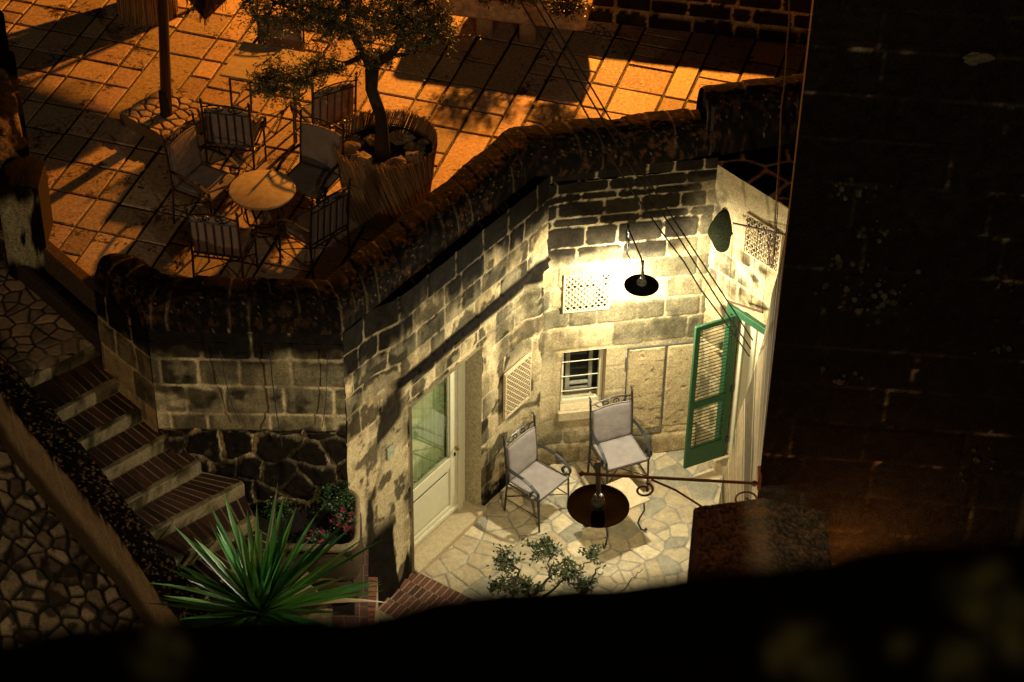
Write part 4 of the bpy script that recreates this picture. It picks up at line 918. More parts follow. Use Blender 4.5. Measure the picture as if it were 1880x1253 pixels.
blob = blob * (.35 + .65 * ss(.35, .6, fin)); col = mixc(C(.007, .005, .003) * (.4 + fin)[..., None], C(.17, .135, .055) * (.4 + 1.0 * fin)[..., None], blob)
gridmesh('parapet_top', np.stack([u, y, z], -1), col, M_SOOT, fpw)
mb = MB(); mb.box((-.07, 1.20, 14.9), (1.6, .6, 1.6), 0, (.01, .01, .01)); mb.build('core', M_SOOT, fpw)

# ------------------------------------------------------------------ chairs
def arc(c, r, a0, a1, n, f):    # f maps (a,b) to 3D
    return [f(c[0] + r * math.cos(a0 + (a1 - a0) * i / n), c[1] + r * math.sin(a0 + (a1 - a0) * i / n)) for i in range(n + 1)]
def spiral(c, r0, r1, a0, a1, n, f):
    return [f(c[0] + (r0 + (r1 - r0) * i / n) * math.cos(a0 + (a1 - a0) * i / n), c[1] + (r0 + (r1 - r0) * i / n) * math.sin(a0 + (a1 - a0) * i / n)) for i in range(n + 1)]
def make_chair(name, label, fabric, group):
    t = thing(name, label, 'chair', group)      # faces +X, width along Y
    w, d, sh_ = .25, .225, .44
    back = lambda z: -d - .10 * max(0, z - sh_) ** 1.2
    for s in (-1, 1):
        mb = MB(); mb.tube([(-d - .03, s * w, 0), (-d, s * w, sh_), (back(.75), s * w, .75), (back(1.03), s * w, 1.03)], .0125, 6); mb.ball((back(1.03), s * w, 1.045), (.017,) * 3, 8, 5)
        mb.tube([(back(1.06), s * w, 1.055), (back(1.06) - .015, s * w, 1.085), (back(1.06) - .035, s * w, 1.075)], .008, 5); mb.build('rear_leg', M_IRON, t)
        mb = MB(); mb.tube([(d + .02, s * w, 0), (d, s * w, sh_)], .012, 6); mb.build('front_leg', M_IRON, t)
        mb = MB(); f = lambda a, b, s=s: (a, s * (w + .018), b)
        pts = [(back(.66), s * w, .66), (-.12, s * (w + .018), .665), (.02, s * (w + .02), .66), (.12, s * (w + .02), .635), (.19, s * (w + .02), .59)] + spiral((.165, .52), .075, .03, math.radians(38), math.radians(-270), 18, f)
        mb.tube(pts, .020, 4, flat=(1.2, .38)); mb.tube([(d, s * w, sh_), (d + .005, s * (w + .015), .50), (.20, s * (w + .02), .455)], .008, 5); mb.build('armrest', M_IRON, t)
        mb = MB(); mb.tube([(-d - .015, s * w, .20), (d + .01, s * w, .20)], .007, 5); mb.build('stretcher', M_IRON, t)
    mb = MB()
    mb.tube([(-d, -w, sh_), (d, -w, sh_), (d, w, sh_), (-d, w, sh_), (-d, -w, sh_)], .011, 6)
    for k in range(6): mb.tube([(-d, -w + (k + .5) * w / 3, sh_ - .006), (d, -w + (k + .5) * w / 3, sh_ - .006)], .009, 4, flat=(1.3, .4))
    mb.build('seat_frame', M_IRON, t)
    mb = MB(); B = lambda y, z: (back(z) - .012, y, z)
    mb.tube([B(-w, .97), B(-w * .5, 1.005), B(0, 1.012), B(w * .5, 1.005), B(w, .97)], .009, 6); mb.tube([B(-w, .90), B(w, .90)], .008, 5); mb.tube([B(-w, .50), B(w, .50)], .009, 5)
    for s in (-1, 1):
        mb.tube(spiral((s * .058, .955), .046, .014, math.radians(-90), math.radians(-90 + s * 440), 22, lambda a, b: B(a, b)), .0065, 5)
        mb.tube([B(s * .058, .909), B(s * .14, .93), B(s * .2, .985)], .0065, 5)
    for k in range(5): y = -w + (k + 1) * w / 3; mb.tube([B(y, .50), B(y, .90)], .008, 4, flat=(1.2, .5))
    mb.tube([(-d - .02, -w, .22), (d, w, .20)], .006, 5); mb.tube([(-d - .02, w, .22), (d, -w, .20)], .006, 5); mb.build('backrest_frame', M_IRON, t)
    n = 18; u, v = np.meshgrid(np.linspace(-1, 1, n), np.linspace(0, 1, n), indexing='ij')     # canvas back, padded
    def pad(fn, name):
        mb = MB(); A_ = np.array([[fn(u[i, j], v[i, j], 1) for j in range(n)] for i in range(n)]); B_ = np.array([[fn(u[i, j], v[i, j], -1) for j in range(n)] for i in range(n)])
        idx = lambda i, j: i * n + j; fs = [(idx(i, j), idx(i + 1, j), idx(i + 1, j + 1), idx(i, j + 1)) for i in range(n - 1) for j in range(n - 1)]
        k = n * n; fs += [(k + idx(i, j), k + idx(i, j + 1), k + idx(i + 1, j + 1), k + idx(i + 1, j)) for i in range(n - 1) for j in range(n - 1)]
        bd = [(i, 0) for i in range(n)] + [(n - 1, j) for j in range(1, n)] + [(i, n - 1) for i in range(n - 2, -1, -1)] + [(0, j) for j in range(n - 2, 0, -1)]
        for a, b in zip(bd, bd[1:] + bd[:1]): fs.append((idx(*a), k + idx(*a), k + idx(*b), idx(*b)))
        mb.add(np.concatenate([A_.reshape(-1, 3), B_.reshape(-1, 3)]), fs); o = mb.build(name, fabric, t, True); return o
    edge_ = lambda a, b: min(1, (1 - abs(a)) * 9) * min(1, (1 - abs(2 * b - 1)) * 9)
    pad(lambda a, b, s: (back(.47 + b * .475) + .016 + s * (.006 + .010 * edge_(a, b)) + .012 * (1 - a * a) * math.sin(b * 3.1) * .5, a * (w - .018), .47 + b * (.455 + .03 * (1 - a * a))), 'back_cushion')
    pad(lambda a, b, s: (-d + .02 + b * (2 * d - .005), a * (w - .014), sh_ + .022 + s * (.006 + .010 * edge_(a, b)) - .010 * (1 - a * a) * math.sin(b * 3.1)), 'seat_cushion')
    mb = MB(); q = []
    for a, b in [(-1, 0), (-1, .5), (-1, 1), (-.5, 1), (0, 1), (.5, 1), (1, 1), (1, .5), (1, 0), (0, 0), (-1, 0)]: q.append((back(.47 + b * .475) + .026, a * (w - .018), .47 + b * (.455 + .03 * (1 - a * a))))
    mb.tube(q, .0045, 4); q = [(-d + .02 + b * (2 * d - .005), a * (w - .014), sh_ + .032) for a, b in [(-1, 0), (-1, 1), (1, 1), (1, 0), (-1, 0)]]; mb.tube(q, .0045, 4)
    mb.build('piping', mat('dark_piping', (.10, .085, .075), rough=.9), t)
    return t
R_ = math.radians
ch = make_chair('patio_chair', 'grey canvas iron armchair on the lit patio nearer the white door', M_FABRIC, 'iron armchairs on the patio')
ch.location = (.31, 18.57, 0); ch.rotation_euler = (0, 0, R_(-40))
dup(ch, (1.21, 19.04, 0), R_(-67), 'grey canvas iron armchair on the lit patio under the barred window', 'iron armchairs on the patio')
tc_ = make_chair('terrace_chair', 'iron armchair left of the round table, its canvas back facing right', M_FABRIC2, 'iron armchairs on the terrace')
tc_.location = (-3.13, 19.14, TZ); tc_.rotation_euler = (0, 0, R_(-28))
G_ = 'iron armchairs on the terrace'
dup(tc_, (-2.08, 19.22, TZ), R_(-117), 'iron armchair between the round table and the big reed-wrapped pot, front of its canvas showing', G_)
dup(tc_, (-2.84, 18.14, TZ), R_(80), 'iron armchair seen from behind, below left of the round table', G_)
dup(tc_, (-1.98, 18.42, TZ), R_(137), 'iron armchair seen from behind, below right of the round table, beside the parapet', G_)
dup(tc_, (-2.92, 19.98, TZ), R_(82), 'iron armchair seen from behind, above the round table and beside the paved umbrella base', G_)
dup(tc_, (-2.02, 20.38, TZ), R_(121), 'iron armchair turned away at the square table, next to the olive trunk', G_)
gq = P(508, 30, 4.45); dup(tc_, (gq[0], gq[1] - .24, TZ), R_(-98), 'iron armchair at the far side of the square table, half behind olive leaves', G_)

# tables
rt_ = thing('round_table', 'small round stone-topped table with iron legs among four armchairs', 'table', None, (-2.5, 18.68, TZ))
mb = MB(); mb.lathe([(0, .70), (.30, .70), (.325, .703), (.333, .712), (.330, .722), (.32, .726), (0, .728)], n=56); mb.build('table_top', M_SLAB, rt_, True)
for k in range(4):
    a_ = math.pi / 4 + k * math.pi / 2; ca, sa = math.cos(a_), math.sin(a_); mb = MB()
    mb.tube([(ca * .24, sa * .24, .70), (ca * .20, sa * .20, .40), (ca * .12, sa * .12, .22), (ca * .18, sa * .18, .10), (ca * .27, sa * .27, 0.01)], .011, 6); mb.build('table_leg', M_IRON, rt_)
mb = MB(); mb.tube([(.2 * math.cos(q), .2 * math.sin(q), .40) for q in np.linspace(0, 2 * math.pi, 33)], .008, 5); mb.tube([(.11 * math.cos(q), .11 * math.sin(q), .21) for q in np.linspace(0, 2 * math.pi, 25)], .008, 5); mb.build('ring', M_IRON, rt_)
sq = thing('square_table', 'large square stone-topped table on the terrace, half under the olive branches', 'table', None, (-2.62, 20.87, TZ), R_(-16))
mb = MB(); mb.box((0, 0, .735), (.88, .68, .028), 0, bev=.006); mb.build('table_top', M_SLAB, sq)
for x_ in (-.36, .36):
    for y_ in (-.26, .26): mb = MB(); mb.tube([(x_, y_, .72), (x_, y_, 0)], .014, 6); mb.build('table_leg', M_IRON, sq)
mb = MB(); mb.tube([(-.36, -.26, .66), (.36, -.26, .66), (.36, .26, .66), (-.36, .26, .66), (-.36, -.26, .66)], .009, 5); mb.build('apron', M_IRON, sq)
pt = thing('side_table', 'small low stone-topped table with curled iron legs beneath the near lamp', 'table', None, (1.165, 18.28, 0), math.atan2(.29, .46))
mb = MB(); mb.box((0, 0, .49), (.56, .44, .022), 0, bev=.004); mb.build('table_top', M_SLAB, pt)
for x_ in (-1, 1):
    for y_ in (-1, 1):
        mb = MB(); q = math.atan2(y_ * .2, x_ * .26); ca, sa = math.cos(q), math.sin(q); f = lambda r_, z_: (x_ * .20 + ca * r_, y_ * .14 + sa * r_, z_)
        mb.tube([f(.0, .48), f(.05, .42), f(.06, .32), f(.015, .20), f(.0, .12), f(.04, .03), f(.085, .015), f(.10, .035), f(.085, .05)], .0105, 6); mb.ball(f(.09, .035), (.016,) * 3, 8, 5); mb.build('table_leg', M_IRON, pt)
mb = MB(); mb.tube([(-.2, -.14, .42), (.2, .14, .42)], .007, 5); mb.tube([(-.2, .14, .42), (.2, -.14, .42)], .007, 5); mb.build('brace', M_IRON, pt)

# ------------------------------------------------------------------ lamps
def shade(mb, c, r, h):
    mb.lathe([(.028, .06), (.034, .05), (.034, .022), (.05, .018), (r * .35, .014), (r * .65, .010), (r * .85, .014), (r * .96, .022), (r, .024), (r, .018), (r * .96, .014), (r * .85, .006), (r * .65, .002), (r * .35, .004), (.02, .006)], c, 64)
mb_ = None
fl_ = thing('patio_wall_lamp', 'lit dish-shaded lamp on an iron arm fixed to the bright back wall', 'lamp')
mb = MB(); c = FAR_L + C(0, 0, .075); shade(mb, c, .182, .05); mb.build('lamp_shade', M_SHADE, fl_, True)
mb = MB(); mb.tube([c + C(0, 0, .08), c + C(0, 0, .34)], .014, 8); mb.lathe([(.05, .045), (.052, .07), (.036, .08), (.036, .11), (.02, .115)], c, 20); mb.build('stem', M_STEEL, fl_)
wp = BP((V(1152, 440, J, R)[:2] - J) @ dB, 3.05, .02)
mb = MB(); mb.tube([wp + C(0, 0, .16), c + C(-.02, .02, .36), c + C(.02, -.03, .14)], .010, 6); mb.tube([wp + C(0, 0, -.18), wp + C(0, -.01, .2)], .012, 6)
f3 = lambda a, b: wp + C(a * .1, -a, b); mb.tube(spiral((.06, .02), .06, .02, R_(90), R_(-300), 20, f3), .007, 5); mb.tube([wp + C(0, 0, -.16), wp + C(.03, -.12, -.14), wp + C(.06, -.2, -.05)], .007, 5); mb.build('bracket', M_IRON, fl_)
mb = MB(); mb.ball(FAR_L + C(0, 0, .066), (.012, .012, .01), 12, 8); mb.build('bulb', M_BULB, fl_, True)
nl = thing('gate_lamp', 'dark dish-shaded lamp on a long iron bracket over the small table', 'lamp')
Yn = 14.93; c = VY(1098, 932, Yn)
mb = MB(); shade(mb, c, .278, .055); mb.build('lamp_shade', M_SHADE, nl, True)
mb = MB(); mb.ball(NEAR_L + C(0, 0, .043), (.012, .012, .008), 12, 8); mb.build('bulb', M_BULB, nl, True)
mb = MB(); mb.tube([c + C(0, 0, .10), VY(1098, 850, Yn)], .024, 12); mb.lathe([(.055, .04), (.06, .05), (.06, .085), (.045, .09), (.05, .105), (.05, .13), (.03, .14), (.03, .16)], c, 24); mb.ball(VY(1097, 855, Yn), (.036, .036, .03), 12, 6); mb.build('stem', M_STEEL, nl, True)
e1, e2 = VY(1068, 870, Yn - .03), VY(1392, 888, Yn); f4 = lambda a, b: C(a, Yn, b); k1 = VY(1182, 900, Yn)
mb = MB(); mb.tube([e1, e2], .015, 8); mb.ball(e1, (.026,) * 3, 8, 6); mb.ball(VY(1385, 888, Yn), (.03, .03, .03), 8, 6); mb.box((2.19, 15.0, e2[2]), (.03, .12, .18))
mb.tube(spiral((k1[0], k1[2]), .088, .03, R_(80), R_(80 - 470), 34, f4), .011, 6)
mb.tube([VY(1196, 881, Yn), VY(1240, 900, Yn), VY(1300, 938, Yn), VY(1370, 985, Yn), VY(1395, 1005, Yn + .05)], .011, 6)
k2 = VY(1366, 918, Yn); mb.tube(spiral((k2[0], k2[2]), .115, .02, R_(0), R_(430), 34, f4), .010, 6); mb.build('bracket', M_RUST, nl)

# ------------------------------------------------------------------ reeds, pots, rocks, umbrella
def reedpot(name, label, c, r_top, r_bot, h, n, lean, seed):
    t = thing(name, label, 'pot', None, tuple(c)); rn = np.random.default_rng(seed); mb = MB()
    for i in range(n):
        a_ = 2 * math.pi * i / n + rn.uniform(-.01, .01); l_ = lean + rn.normal(0, .05); ro = rn.uniform(-.012, .012); tone = rn.uniform(.35, 1.25)
        hh = h + rn.uniform(-.035, .03) + .02 * math.sin(a_ * 3); k0 = C(math.cos(a_ - l_) * (r_bot + ro), math.sin(a_ - l_) * (r_bot + ro), 0.0); k1_ = C(math.cos(a_) * (r_top + ro), math.sin(a_) * (r_top + ro), hh)
        m_ = (k0 + k1_) / 2; rm = (r_top + r_bot) / 2 + ro; m_[:2] *= rm / np.linalg.norm(m_[:2])
        mb.tube([k0, m_, k1_], .0048, 4, C(.30, .19, .09) * tone)
    mb.build('reed_wrap', M_REED, t)
    mb = MB(); mb.lathe([(r_bot - .03, 0), (r_top - .045, h - .17), (r_top - .06, h - .16), (r_top - .07, h - .18), (r_top - .06, h - .22), (0, h - .22)], n=48, col=(.03, .025, .02)); mb.build('inner_pot', M_SOIL, t, True)
    mb = MB(); mb.tube([((r_top - .03) * math.cos(q), (r_top - .03) * math.sin(q), h - .16 + 0) for q in np.linspace(0, 2 * math.pi, 49)], .006, 4, (.05, .04, .03)); mb.build('tie_wire', M_IRON, t)
    return t
POT = C(-1.32, 19.42, TZ); reedpot('olive_pot', 'big reed-wrapped pot holding the olive tree and rocks, leaning reeds', POT, .52, .42, .84, 900, -.60, 3)
rocks = [(-.36, .02, .11), (-.24, -.14, .12), (-.12, .2, .09), (.16, .26, .11), (.30, .1, .1), (.32, -.08, .12), (.14, -.2, .11), (-.05, -.28, .09), (-.33, .2, .08), (.05, -.34, .07), (.38, .2, .07)]
words = ['pale rock at the left rim of the olive pot', 'largest pale rock left of the olive trunk, front', 'rock behind the olive trunk on its left', 'bright flat rock behind the olive trunk', 'grey rock right of the trunk near the far rim', 'rounded rock at the right inside the olive pot',
         'upright rock just right of the trunk, near side', 'low rock in front of the olive trunk', 'small rock at the far left rim of the olive pot', 'small rock touching the near rim of the pot', 'small rock at the far right rim of the olive pot']
for (x_, y_, r_), w_ in zip(rocks, words):
    mb = MB(); q = (POT[0] + x_, POT[1] + y_, TZ + .625 + r_ * .45); mb.ball(q, (r_, r_ * .75, r_ * .55), 9, 6, C(.25, .20, .13) * random.uniform(.5, 1.2), .75, x_ * 10 + 5)
    tag(mb.build('rock', M_STONE, None, False, q), w_, 'rock', 'rocks in the olive pot')
bp2 = P(266, 44, TZ); reedpot('reed_pot', 'upright reed-wrapped pot at the top of the terrace beside the umbrella pole', bp2 + C(0, .28, 0), .345, .33, .72, 480, .04, 4)
um = thing('garden_umbrella', 'tall dark umbrella pole standing in the stone-paved plinth', 'umbrella')
U0 = P(306, 212, TZ + .14); mb = MB(); mb.tube([U0, VY(299, 0, U0[1]) * C(1, 1, 1), U0 + C(-.10, 0, 2.95)], [.062, .055, .05], 14); mb.build('pole', mat('dark_brown_pole', (.03, .018, .012), rough=.4, spec=.5), um, True)
mb = MB(); mb.lathe([(.07, 0), (.075, .02), (.066, .03), (.066, .30), (.06, .31)], U0, 20); mb.build('sleeve', mat('dark_sleeve', (.02, .014, .01), rough=.7, spec=.2), um, True)
mb = MB(); ap = U0 + C(-.10, 0, 3.55); rn = np.random.default_rng(9)
for k in range(90):
    q = rn.uniform(0, 6.283); r_ = rn.uniform(.05, .13); mb.tube([ap, ap + C(r_ * math.cos(q), r_ * math.sin(q), -.45), ap + C(r_ * .7 * math.cos(q), r_ * .7 * math.sin(q), -.75)], .012, 4, C(.2, .12, .06) * rn.uniform(.4, 1.2))
mb.build('folded_canopy', M_THATCH, um)
ps = thing('straw_parasol', 'tilted straw parasol, only its ragged drooping corner in view at the top', 'umbrella')
tip = P(376, 34, 4.35); apex = C(tip[0] + .06, tip[1] + 1.45, 5.7); hw = 1.15
crn = [tip, C(apex[0] + hw, apex[1] + .1, 4.9), C(apex[0], apex[1] + 1.5, 5.2), C(apex[0] - hw, apex[1] - .1, 4.9)]
mb = MB()
for k in range(4):
    a_, b_ = crn[k], crn[(k + 1) % 4]; mb.add([apex, a_, b_, apex - C(0, 0, .03), a_ - C(0, 0, .03), b_ - C(0, 0, .03)], [(0, 1, 2), (5, 4, 3), (1, 4, 5, 2)], C(.10, .055, .025))
    for i in range(300):
        s_ = rn.random() ** (2.0 if k == 0 else (.5 if k == 3 else 1)); f_ = rn.uniform(.5, .98) ** .5; e = a_ * (1 - s_) + b_ * s_; q = apex * (1 - f_) + e * f_; d_ = (e - apex); d_ /= np.linalg.norm(d_); L_ = rn.uniform(.05, .16)
        mb.tube([q + C(0, 0, .015), q + d_ * L_ + C(0, 0, -.01 - .02 * rn.random())], .004, 3, C(.20, .11, .05) * rn.uniform(.3, 1.2))
mb.build('thatch_canopy', M_THATCH, ps)
mb = MB(); mb.tube([C(apex[0], apex[1] + .5, TZ), apex - C(0, 0, .05)], .03, 8); mb.build('pole', M_IRON, ps)
ub = thing('umbrella_base', 'low square plinth topped with broken stone pieces under the umbrella pole', 'plinth', None, (U0[0], U0[1] + .02, TZ), R_(-38))
mb = MB(); mb.box((0, 0, .075), (.78, .66, .13), 0, (.2, .14, .09), bev=.01); mb.build('plinth_body', M_STONE, ub)
n = 90; u, v = np.meshgrid(np.linspace(-.39, .39, n), np.linspace(-.33, .33, n), indexing='ij'); bid, dj = rubble(u, v, .15, 5); e = ss(.006, .016, dj); fin = fbm(u * 30, v * 30, 3); t2 = _T[(bid * 7919) & 65535]
col = mixc(C(.16, .10, .06) * (.6 + .6 * fin)[..., None], C(.52, .40, .27) * (.7 + .3 * t2 + .3 * (fin - .5))[..., None], e); gridmesh('broken_stones', np.stack([u, v, .142 + e * .018 + .01 * (t2 - .5) * e + .006 * (fin - .5)], -1), col, M_STONE, ub)

# trough on blocks
tr = thing('stone_trough', 'long pale stone trough on two blocks against the back of the terrace', 'trough')
ta, tb2 = P(800, 28, 3.80), P(1072, 62, 3.80); td = (tb2 - ta)[:2]; tl_ = np.linalg.norm(td); td /= tl_; tn = C(-td[1], td[0]); at_ = math.atan2(td[1], td[0]); tm = (ta[:2] + tb2[:2]) / 2 + tn * .26
mb = MB(); mb.box((tm[0], tm[1], 3.97), (tl_, .50, .36), at_, C(.42, .33, .2), top=1.06, bev=.04)
vv = mb.v[0]; mb.build('trough_body', mat('trough_stone', (.40, .30, .18), rough=.85, fine=(12, .5), bump=(30, .7, .02)), tr, False)
for px_, py_ in ((893, 74), (972, 84)):
    q = P(px_, py_, TZ); mb = MB(); mb.box((q[0], q[1] + .17, 3.65), (.19, .3, .30), at_, C(.30, .22, .12), bev=.02); mb.build('support_block', M_STONE, tr)
mb = MB(); mb.box((tm[0], tm[1], 4.135), (tl_ - .12, .40, .03), at_, (.03, .02, .01)); mb.build('soil', M_SOIL, tr)

# ------------------------------------------------------------------ plants
def leaves(mb, c, n, spread, ln, wd, tones, rn, droop=0.0, curl=.2):
    for _ in range(n):
        p = c + rn.normal(0, 1, 3) * spread; d = rn.normal(0, 1, 3); d[2] = d[2] * .7 + .2 - droop; d /= np.linalg.norm(d); s_ = np.cross(d, rn.normal(0, 1, 3)); s_ /= np.linalg.norm(s_) + 1e-9
        l_ = ln * rn.uniform(.6, 1.25); w_ = wd * rn.uniform(.8, 1.2); k = tones[rn.integers(len(tones))] * rn.uniform(.6, 1.3); nn = np.cross(d, s_) * curl * l_ * .3
        mb.add([p, p + d * l_ * .45 + s_ * w_, p + d * l_ + nn, p + d * l_ * .45 - s_ * w_], [(0, 1, 2, 3)], k)
def tree(name, label, trunk, limbs, blobs, leafn, ln, wd, tones, leafmat, seed, barkm=M_BARK, twig=.5, tr_r=None, droop=0):
    t = thing(name, label, 'tree'); rn = np.random.default_rng(seed); tm_ = MB(); tm_.tube(trunk, tr_r, 10); nodes = []
    for lb, r_ in limbs:
        lb = [np.array(p, float) for p in lb]; pts = []
        for a, b in zip(lb[:-1], lb[1:]):
            for s_ in np.linspace(0, 1, 5, endpoint=False): pts.append(a * (1 - s_) + b * s_ + rn.normal(0, .012, 3))
        pts.append(lb[-1]); rr = np.linspace(r_, r_ * .3, len(pts)); tm_.tube(pts, list(rr), 7); nodes += pts[2:]
    nodes = np.array(nodes); lm_ = MB(); tw = MB()
    for (bc, br, k) in blobs:
        for _ in range(k):
            d = rn.normal(0, 1, 3); d /= np.linalg.norm(d); c = np.array(bc) + d * np.array(br) * rn.random() ** .4
            nd = nodes[np.argmin(np.linalg.norm(nodes - c, axis=1))]; md = (nd + c) / 2 + rn.normal(0, .05, 3); tw.tube([nd, md, c], [.007, .005, .002], 4)
            for _2 in range(4):
                e = c + rn.normal(0, 1, 3) * twig * .28 + C(0, 0, -droop * .1); tw.tube([md * .3 + c * .7, (c + e) / 2 + rn.normal(0, .01, 3), e], [.003, .0025, .0015], 3)
                for s_ in np.linspace(.1, 1.05, leafn): leaves(lm_, c * (1 - s_) + e * s_, 2, .012, ln, wd, tones, rn, droop)
    tm_.build('trunk', barkm, t, True); tw.build('twigs', barkm, t); lm_.build('crown', leafmat, t); return t
OT = [C(.11, .11, .04), C(.17, .16, .075), C(.27, .25, .15), C(.06, .07, .025), C(.21, .17, .07)]
b0 = C(POT[0] - .03, POT[1] - .02, TZ + .72); yb = b0[1]; q1_ = VY(700, 215, yb); q2_ = VY(682, 165, yb); q3_ = VY(683, 128, yb)
L = lambda x, y, dy: VY(x, y, yb + dy)
tree('olive_tree', 'olive tree with a dark twisted trunk and loose grey-green crown in the reed-wrapped pot', [b0 - C(0, 0, .1), b0 + C(0, 0, .1), q1_, q2_, q3_],
     [([q3_, L(655, 80, .0), L(640, 20, .1), L(630, -60, .1)], .05), ([q3_, L(730, 85, .05), L(745, 20, .1), L(750, -60, .1)], .05), ([q3_, L(700, 112, .1), L(760, 95, .2), L(800, 60, .2)], .038),
      ([L(665, 100, 0), L(610, 130, -.1), L(540, 150, -.2), L(485, 140, -.25)], .03), ([L(650, 60, 0), L(590, 40, .1), L(520, 10, .1), L(450, -20, .1)], .032), ([L(640, 10, .1), L(600, -60, 0), L(540, -110, .1)], .03), ([L(745, 20, .1), L(800, -20, .1), L(850, -60, .2)], .03)],
     [(L(650, 20, .05), (.36, .5, .30), 49), (L(560, 10, .0), (.36, .4, .24), 43), (L(745, 30, .1), (.38, .45, .28), 52), (L(800, 45, .1), (.22, .3, .2), 23), (L(510, 150, -.2), (.27, .2, .10), 26), (L(580, 130, -.1), (.22, .2, .12), 18), (L(490, 40, .1), (.2, .25, .12), 8),
      (L(640, -90, .1), (.6, .6, .35), 49), (L(770, -70, .1), (.45, .5, .3), 26), (L(700, 110, 0), (.18, .2, .08), 10), (L(480, 5, .1), (.25, .3, .12), 11)], 15, .050, .0058, OT, M_OLIVE, 11, twig=.42, tr_r=[.085, .075, .062, .062, .07], droop=.1)
ST = [C(.03, .045, .012), C(.022, .032, .010), C(.055, .065, .022)]
yt_ = 15.9; T_ = lambda x, y, dy=0: VY(x, y, yt_ + dy)
tree('small_tree', 'small thorny bush with sparse dark leaves reaching over the patio edge', [T_(985, 1230), T_(985, 1150), T_(970, 1090)],
     [([T_(970, 1090), T_(950, 1050), T_(925, 1015), T_(910, 1005)], .016), ([T_(975, 1100), T_(1010, 1060), T_(1010, 1020), T_(995, 990)], .014), ([T_(980, 1105), T_(1030, 1070), T_(1070, 1040), T_(1095, 1015)], .013),
      ([T_(985, 1150), T_(1060, 1095), T_(1085, 1065), T_(1102, 1042)], .022), ([T_(1000, 1160), T_(1120, 1110), T_(1155, 1070), T_(1180, 1045)], .010)],
     [(T_(1000, 1010), (.13, .1, .10), 9), (T_(930, 1030), (.11, .1, .10), 7), (T_(1040, 1050), (.16, .1, .10), 10), (T_(960, 1075), (.2, .12, .10), 10), (T_(1088, 1020), (.05, .05, .06), 4), (T_(1075, 1080), (.12, .1, .08), 6), (T_(915, 1080), (.06, .05, .08), 3)], 6, .046, .0125, ST, M_LEAF, 12, twig=.24, tr_r=[.03, .028, .02])

def yucca(name, label, c, n, ln, seed):
    t = thing(name, label, 'plant', None, tuple(c)); rn = np.random.default_rng(seed); mb = MB()
    for i in range(n):
        az = i * 2.39996 + rn.uniform(-.15, .15); el = R_(80) - (i / n) ** .9 * R_(82) + rn.normal(0, .06); L_ = ln * rn.uniform(.72, 1.08) * (.75 + .25 * min(1, i / (n * .3))); w_ = .042 * rn.uniform(.8, 1.15)
        h = C(math.cos(az), math.sin(az)); sd = C(-h[1], h[0], 0); vs = []; m_ = 9; sag = (rn.uniform(.02, .14) + (.35 if rn.random() < .12 else 0)) * (1 - el / 1.7)
        tone = C(.05, .20, .042) * rn.uniform(.35, 1.5); tone[0] *= rn.uniform(.7, 2.0)
        if i > n * .93: tone = C(.16, .11, .04) * rn.uniform(.4, 1); sag += .25
        for j in range(m_ + 1):
            s_ = j / m_; r_ = L_ * s_; p = C(h[0] * math.cos(el) * r_, h[1] * math.cos(el) * r_, math.sin(el) * r_ - sag * s_ * s_ * L_ + .1); wj = w_ * (min(1, .45 + s_ * 1.5) * (1 - s_ ** 2.6)) + .0006
            nn = C(-h[0] * math.sin(el), -h[1] * math.sin(el), math.cos(el)); vs += [p + sd * wj + nn * wj * .35, p, p - sd * wj + nn * wj * .35]
        fs = [(j * 3 + k, j * 3 + k + 1, j * 3 + k + 4, j * 3 + k + 3) for j in range(m_) for k in (0, 1)]; mb.add(vs, fs, tone)
    mb.build('leaves', M_YUCCA, t, True)
    mb = MB(); mb.tube([(0, 0, -.9), (0, 0, .15)], [.09, .07], 10, (.06, .04, .02)); mb.build('stem', M_BARK, t); return t
yc = P(478, 1142, 2.0); yucca('yucca', 'large spiky yucca with long green blades in front of the brick stairs', yc, 98, 1.30, 5)

def shrub(name, label, c, r, n, ln, wd, tones, seed, flowers=0):
    t = thing(name, label, 'plant', None, tuple(c)); rn = np.random.default_rng(seed); st_, lm2 = MB(), MB()
    for i in range(n):
        d = rn.normal(0, 1, 3); d[2] = abs(d[2]); d /= np.linalg.norm(d); e = d * np.array(r) * rn.uniform(.5, 1); st_.tube([(0, 0, -.06), e * .5 + rn.normal(0, .01, 3), e], .003, 3)
        leaves(lm2, e, 14, .028, ln, wd, tones, rn)
    st_.build('stems', M_BARK, t); lm2.build('foliage', M_LEAF, t)
    if flowers:
        for i in range(flowers):
            fm = MB()
            d = rn.normal(0, 1, 3); d[2] = abs(d[2]) * .9 + .2; d /= np.linalg.norm(d); e = d * np.array(r) * 1.02
            for k in range(6): a_ = k * 1.047 + rn.random(); u_ = C(math.cos(a_), math.sin(a_), .25); s_ = C(-u_[1], u_[0], 0); fm.add([e, e + u_ * .022 + s_ * .010, e + u_ * .042, e + u_ * .022 - s_ * .010], [(0, 1, 2, 3)])
            fm.build('flower', M_PETAL, t)
    return t
GT = [C(.02, .055, .014), C(.03, .08, .02), C(.04, .09, .03)]
q = P(612, 925, BZ); shrub('leafy_shrub', 'dense dark green shrub by the rubble wall in the raised bed', q, (.21, .17, .27), 90, .032, .008, GT, 21)
q = P(632, 965, BZ - .08); shrub('flowering_plant', 'small plant with bright pink flowers at the right rim of the bed', q, (.13, .14, .16), 34, .03, .009, GT, 22, 10)
q = P(585, 1000, BZ - .08); shrub('flowering_plant', 'small plant with deep pink flowers low in the bed behind the yucca leaves', q, (.14, .12, .13), 30, .03, .009, GT, 23, 7)
q = P(505, 935, BZ - .08); shrub('low_shrub', 'low dark leafy plant at the left end of the raised bed', q, (.2, .16, .14), 46, .03, .009, GT, 24)
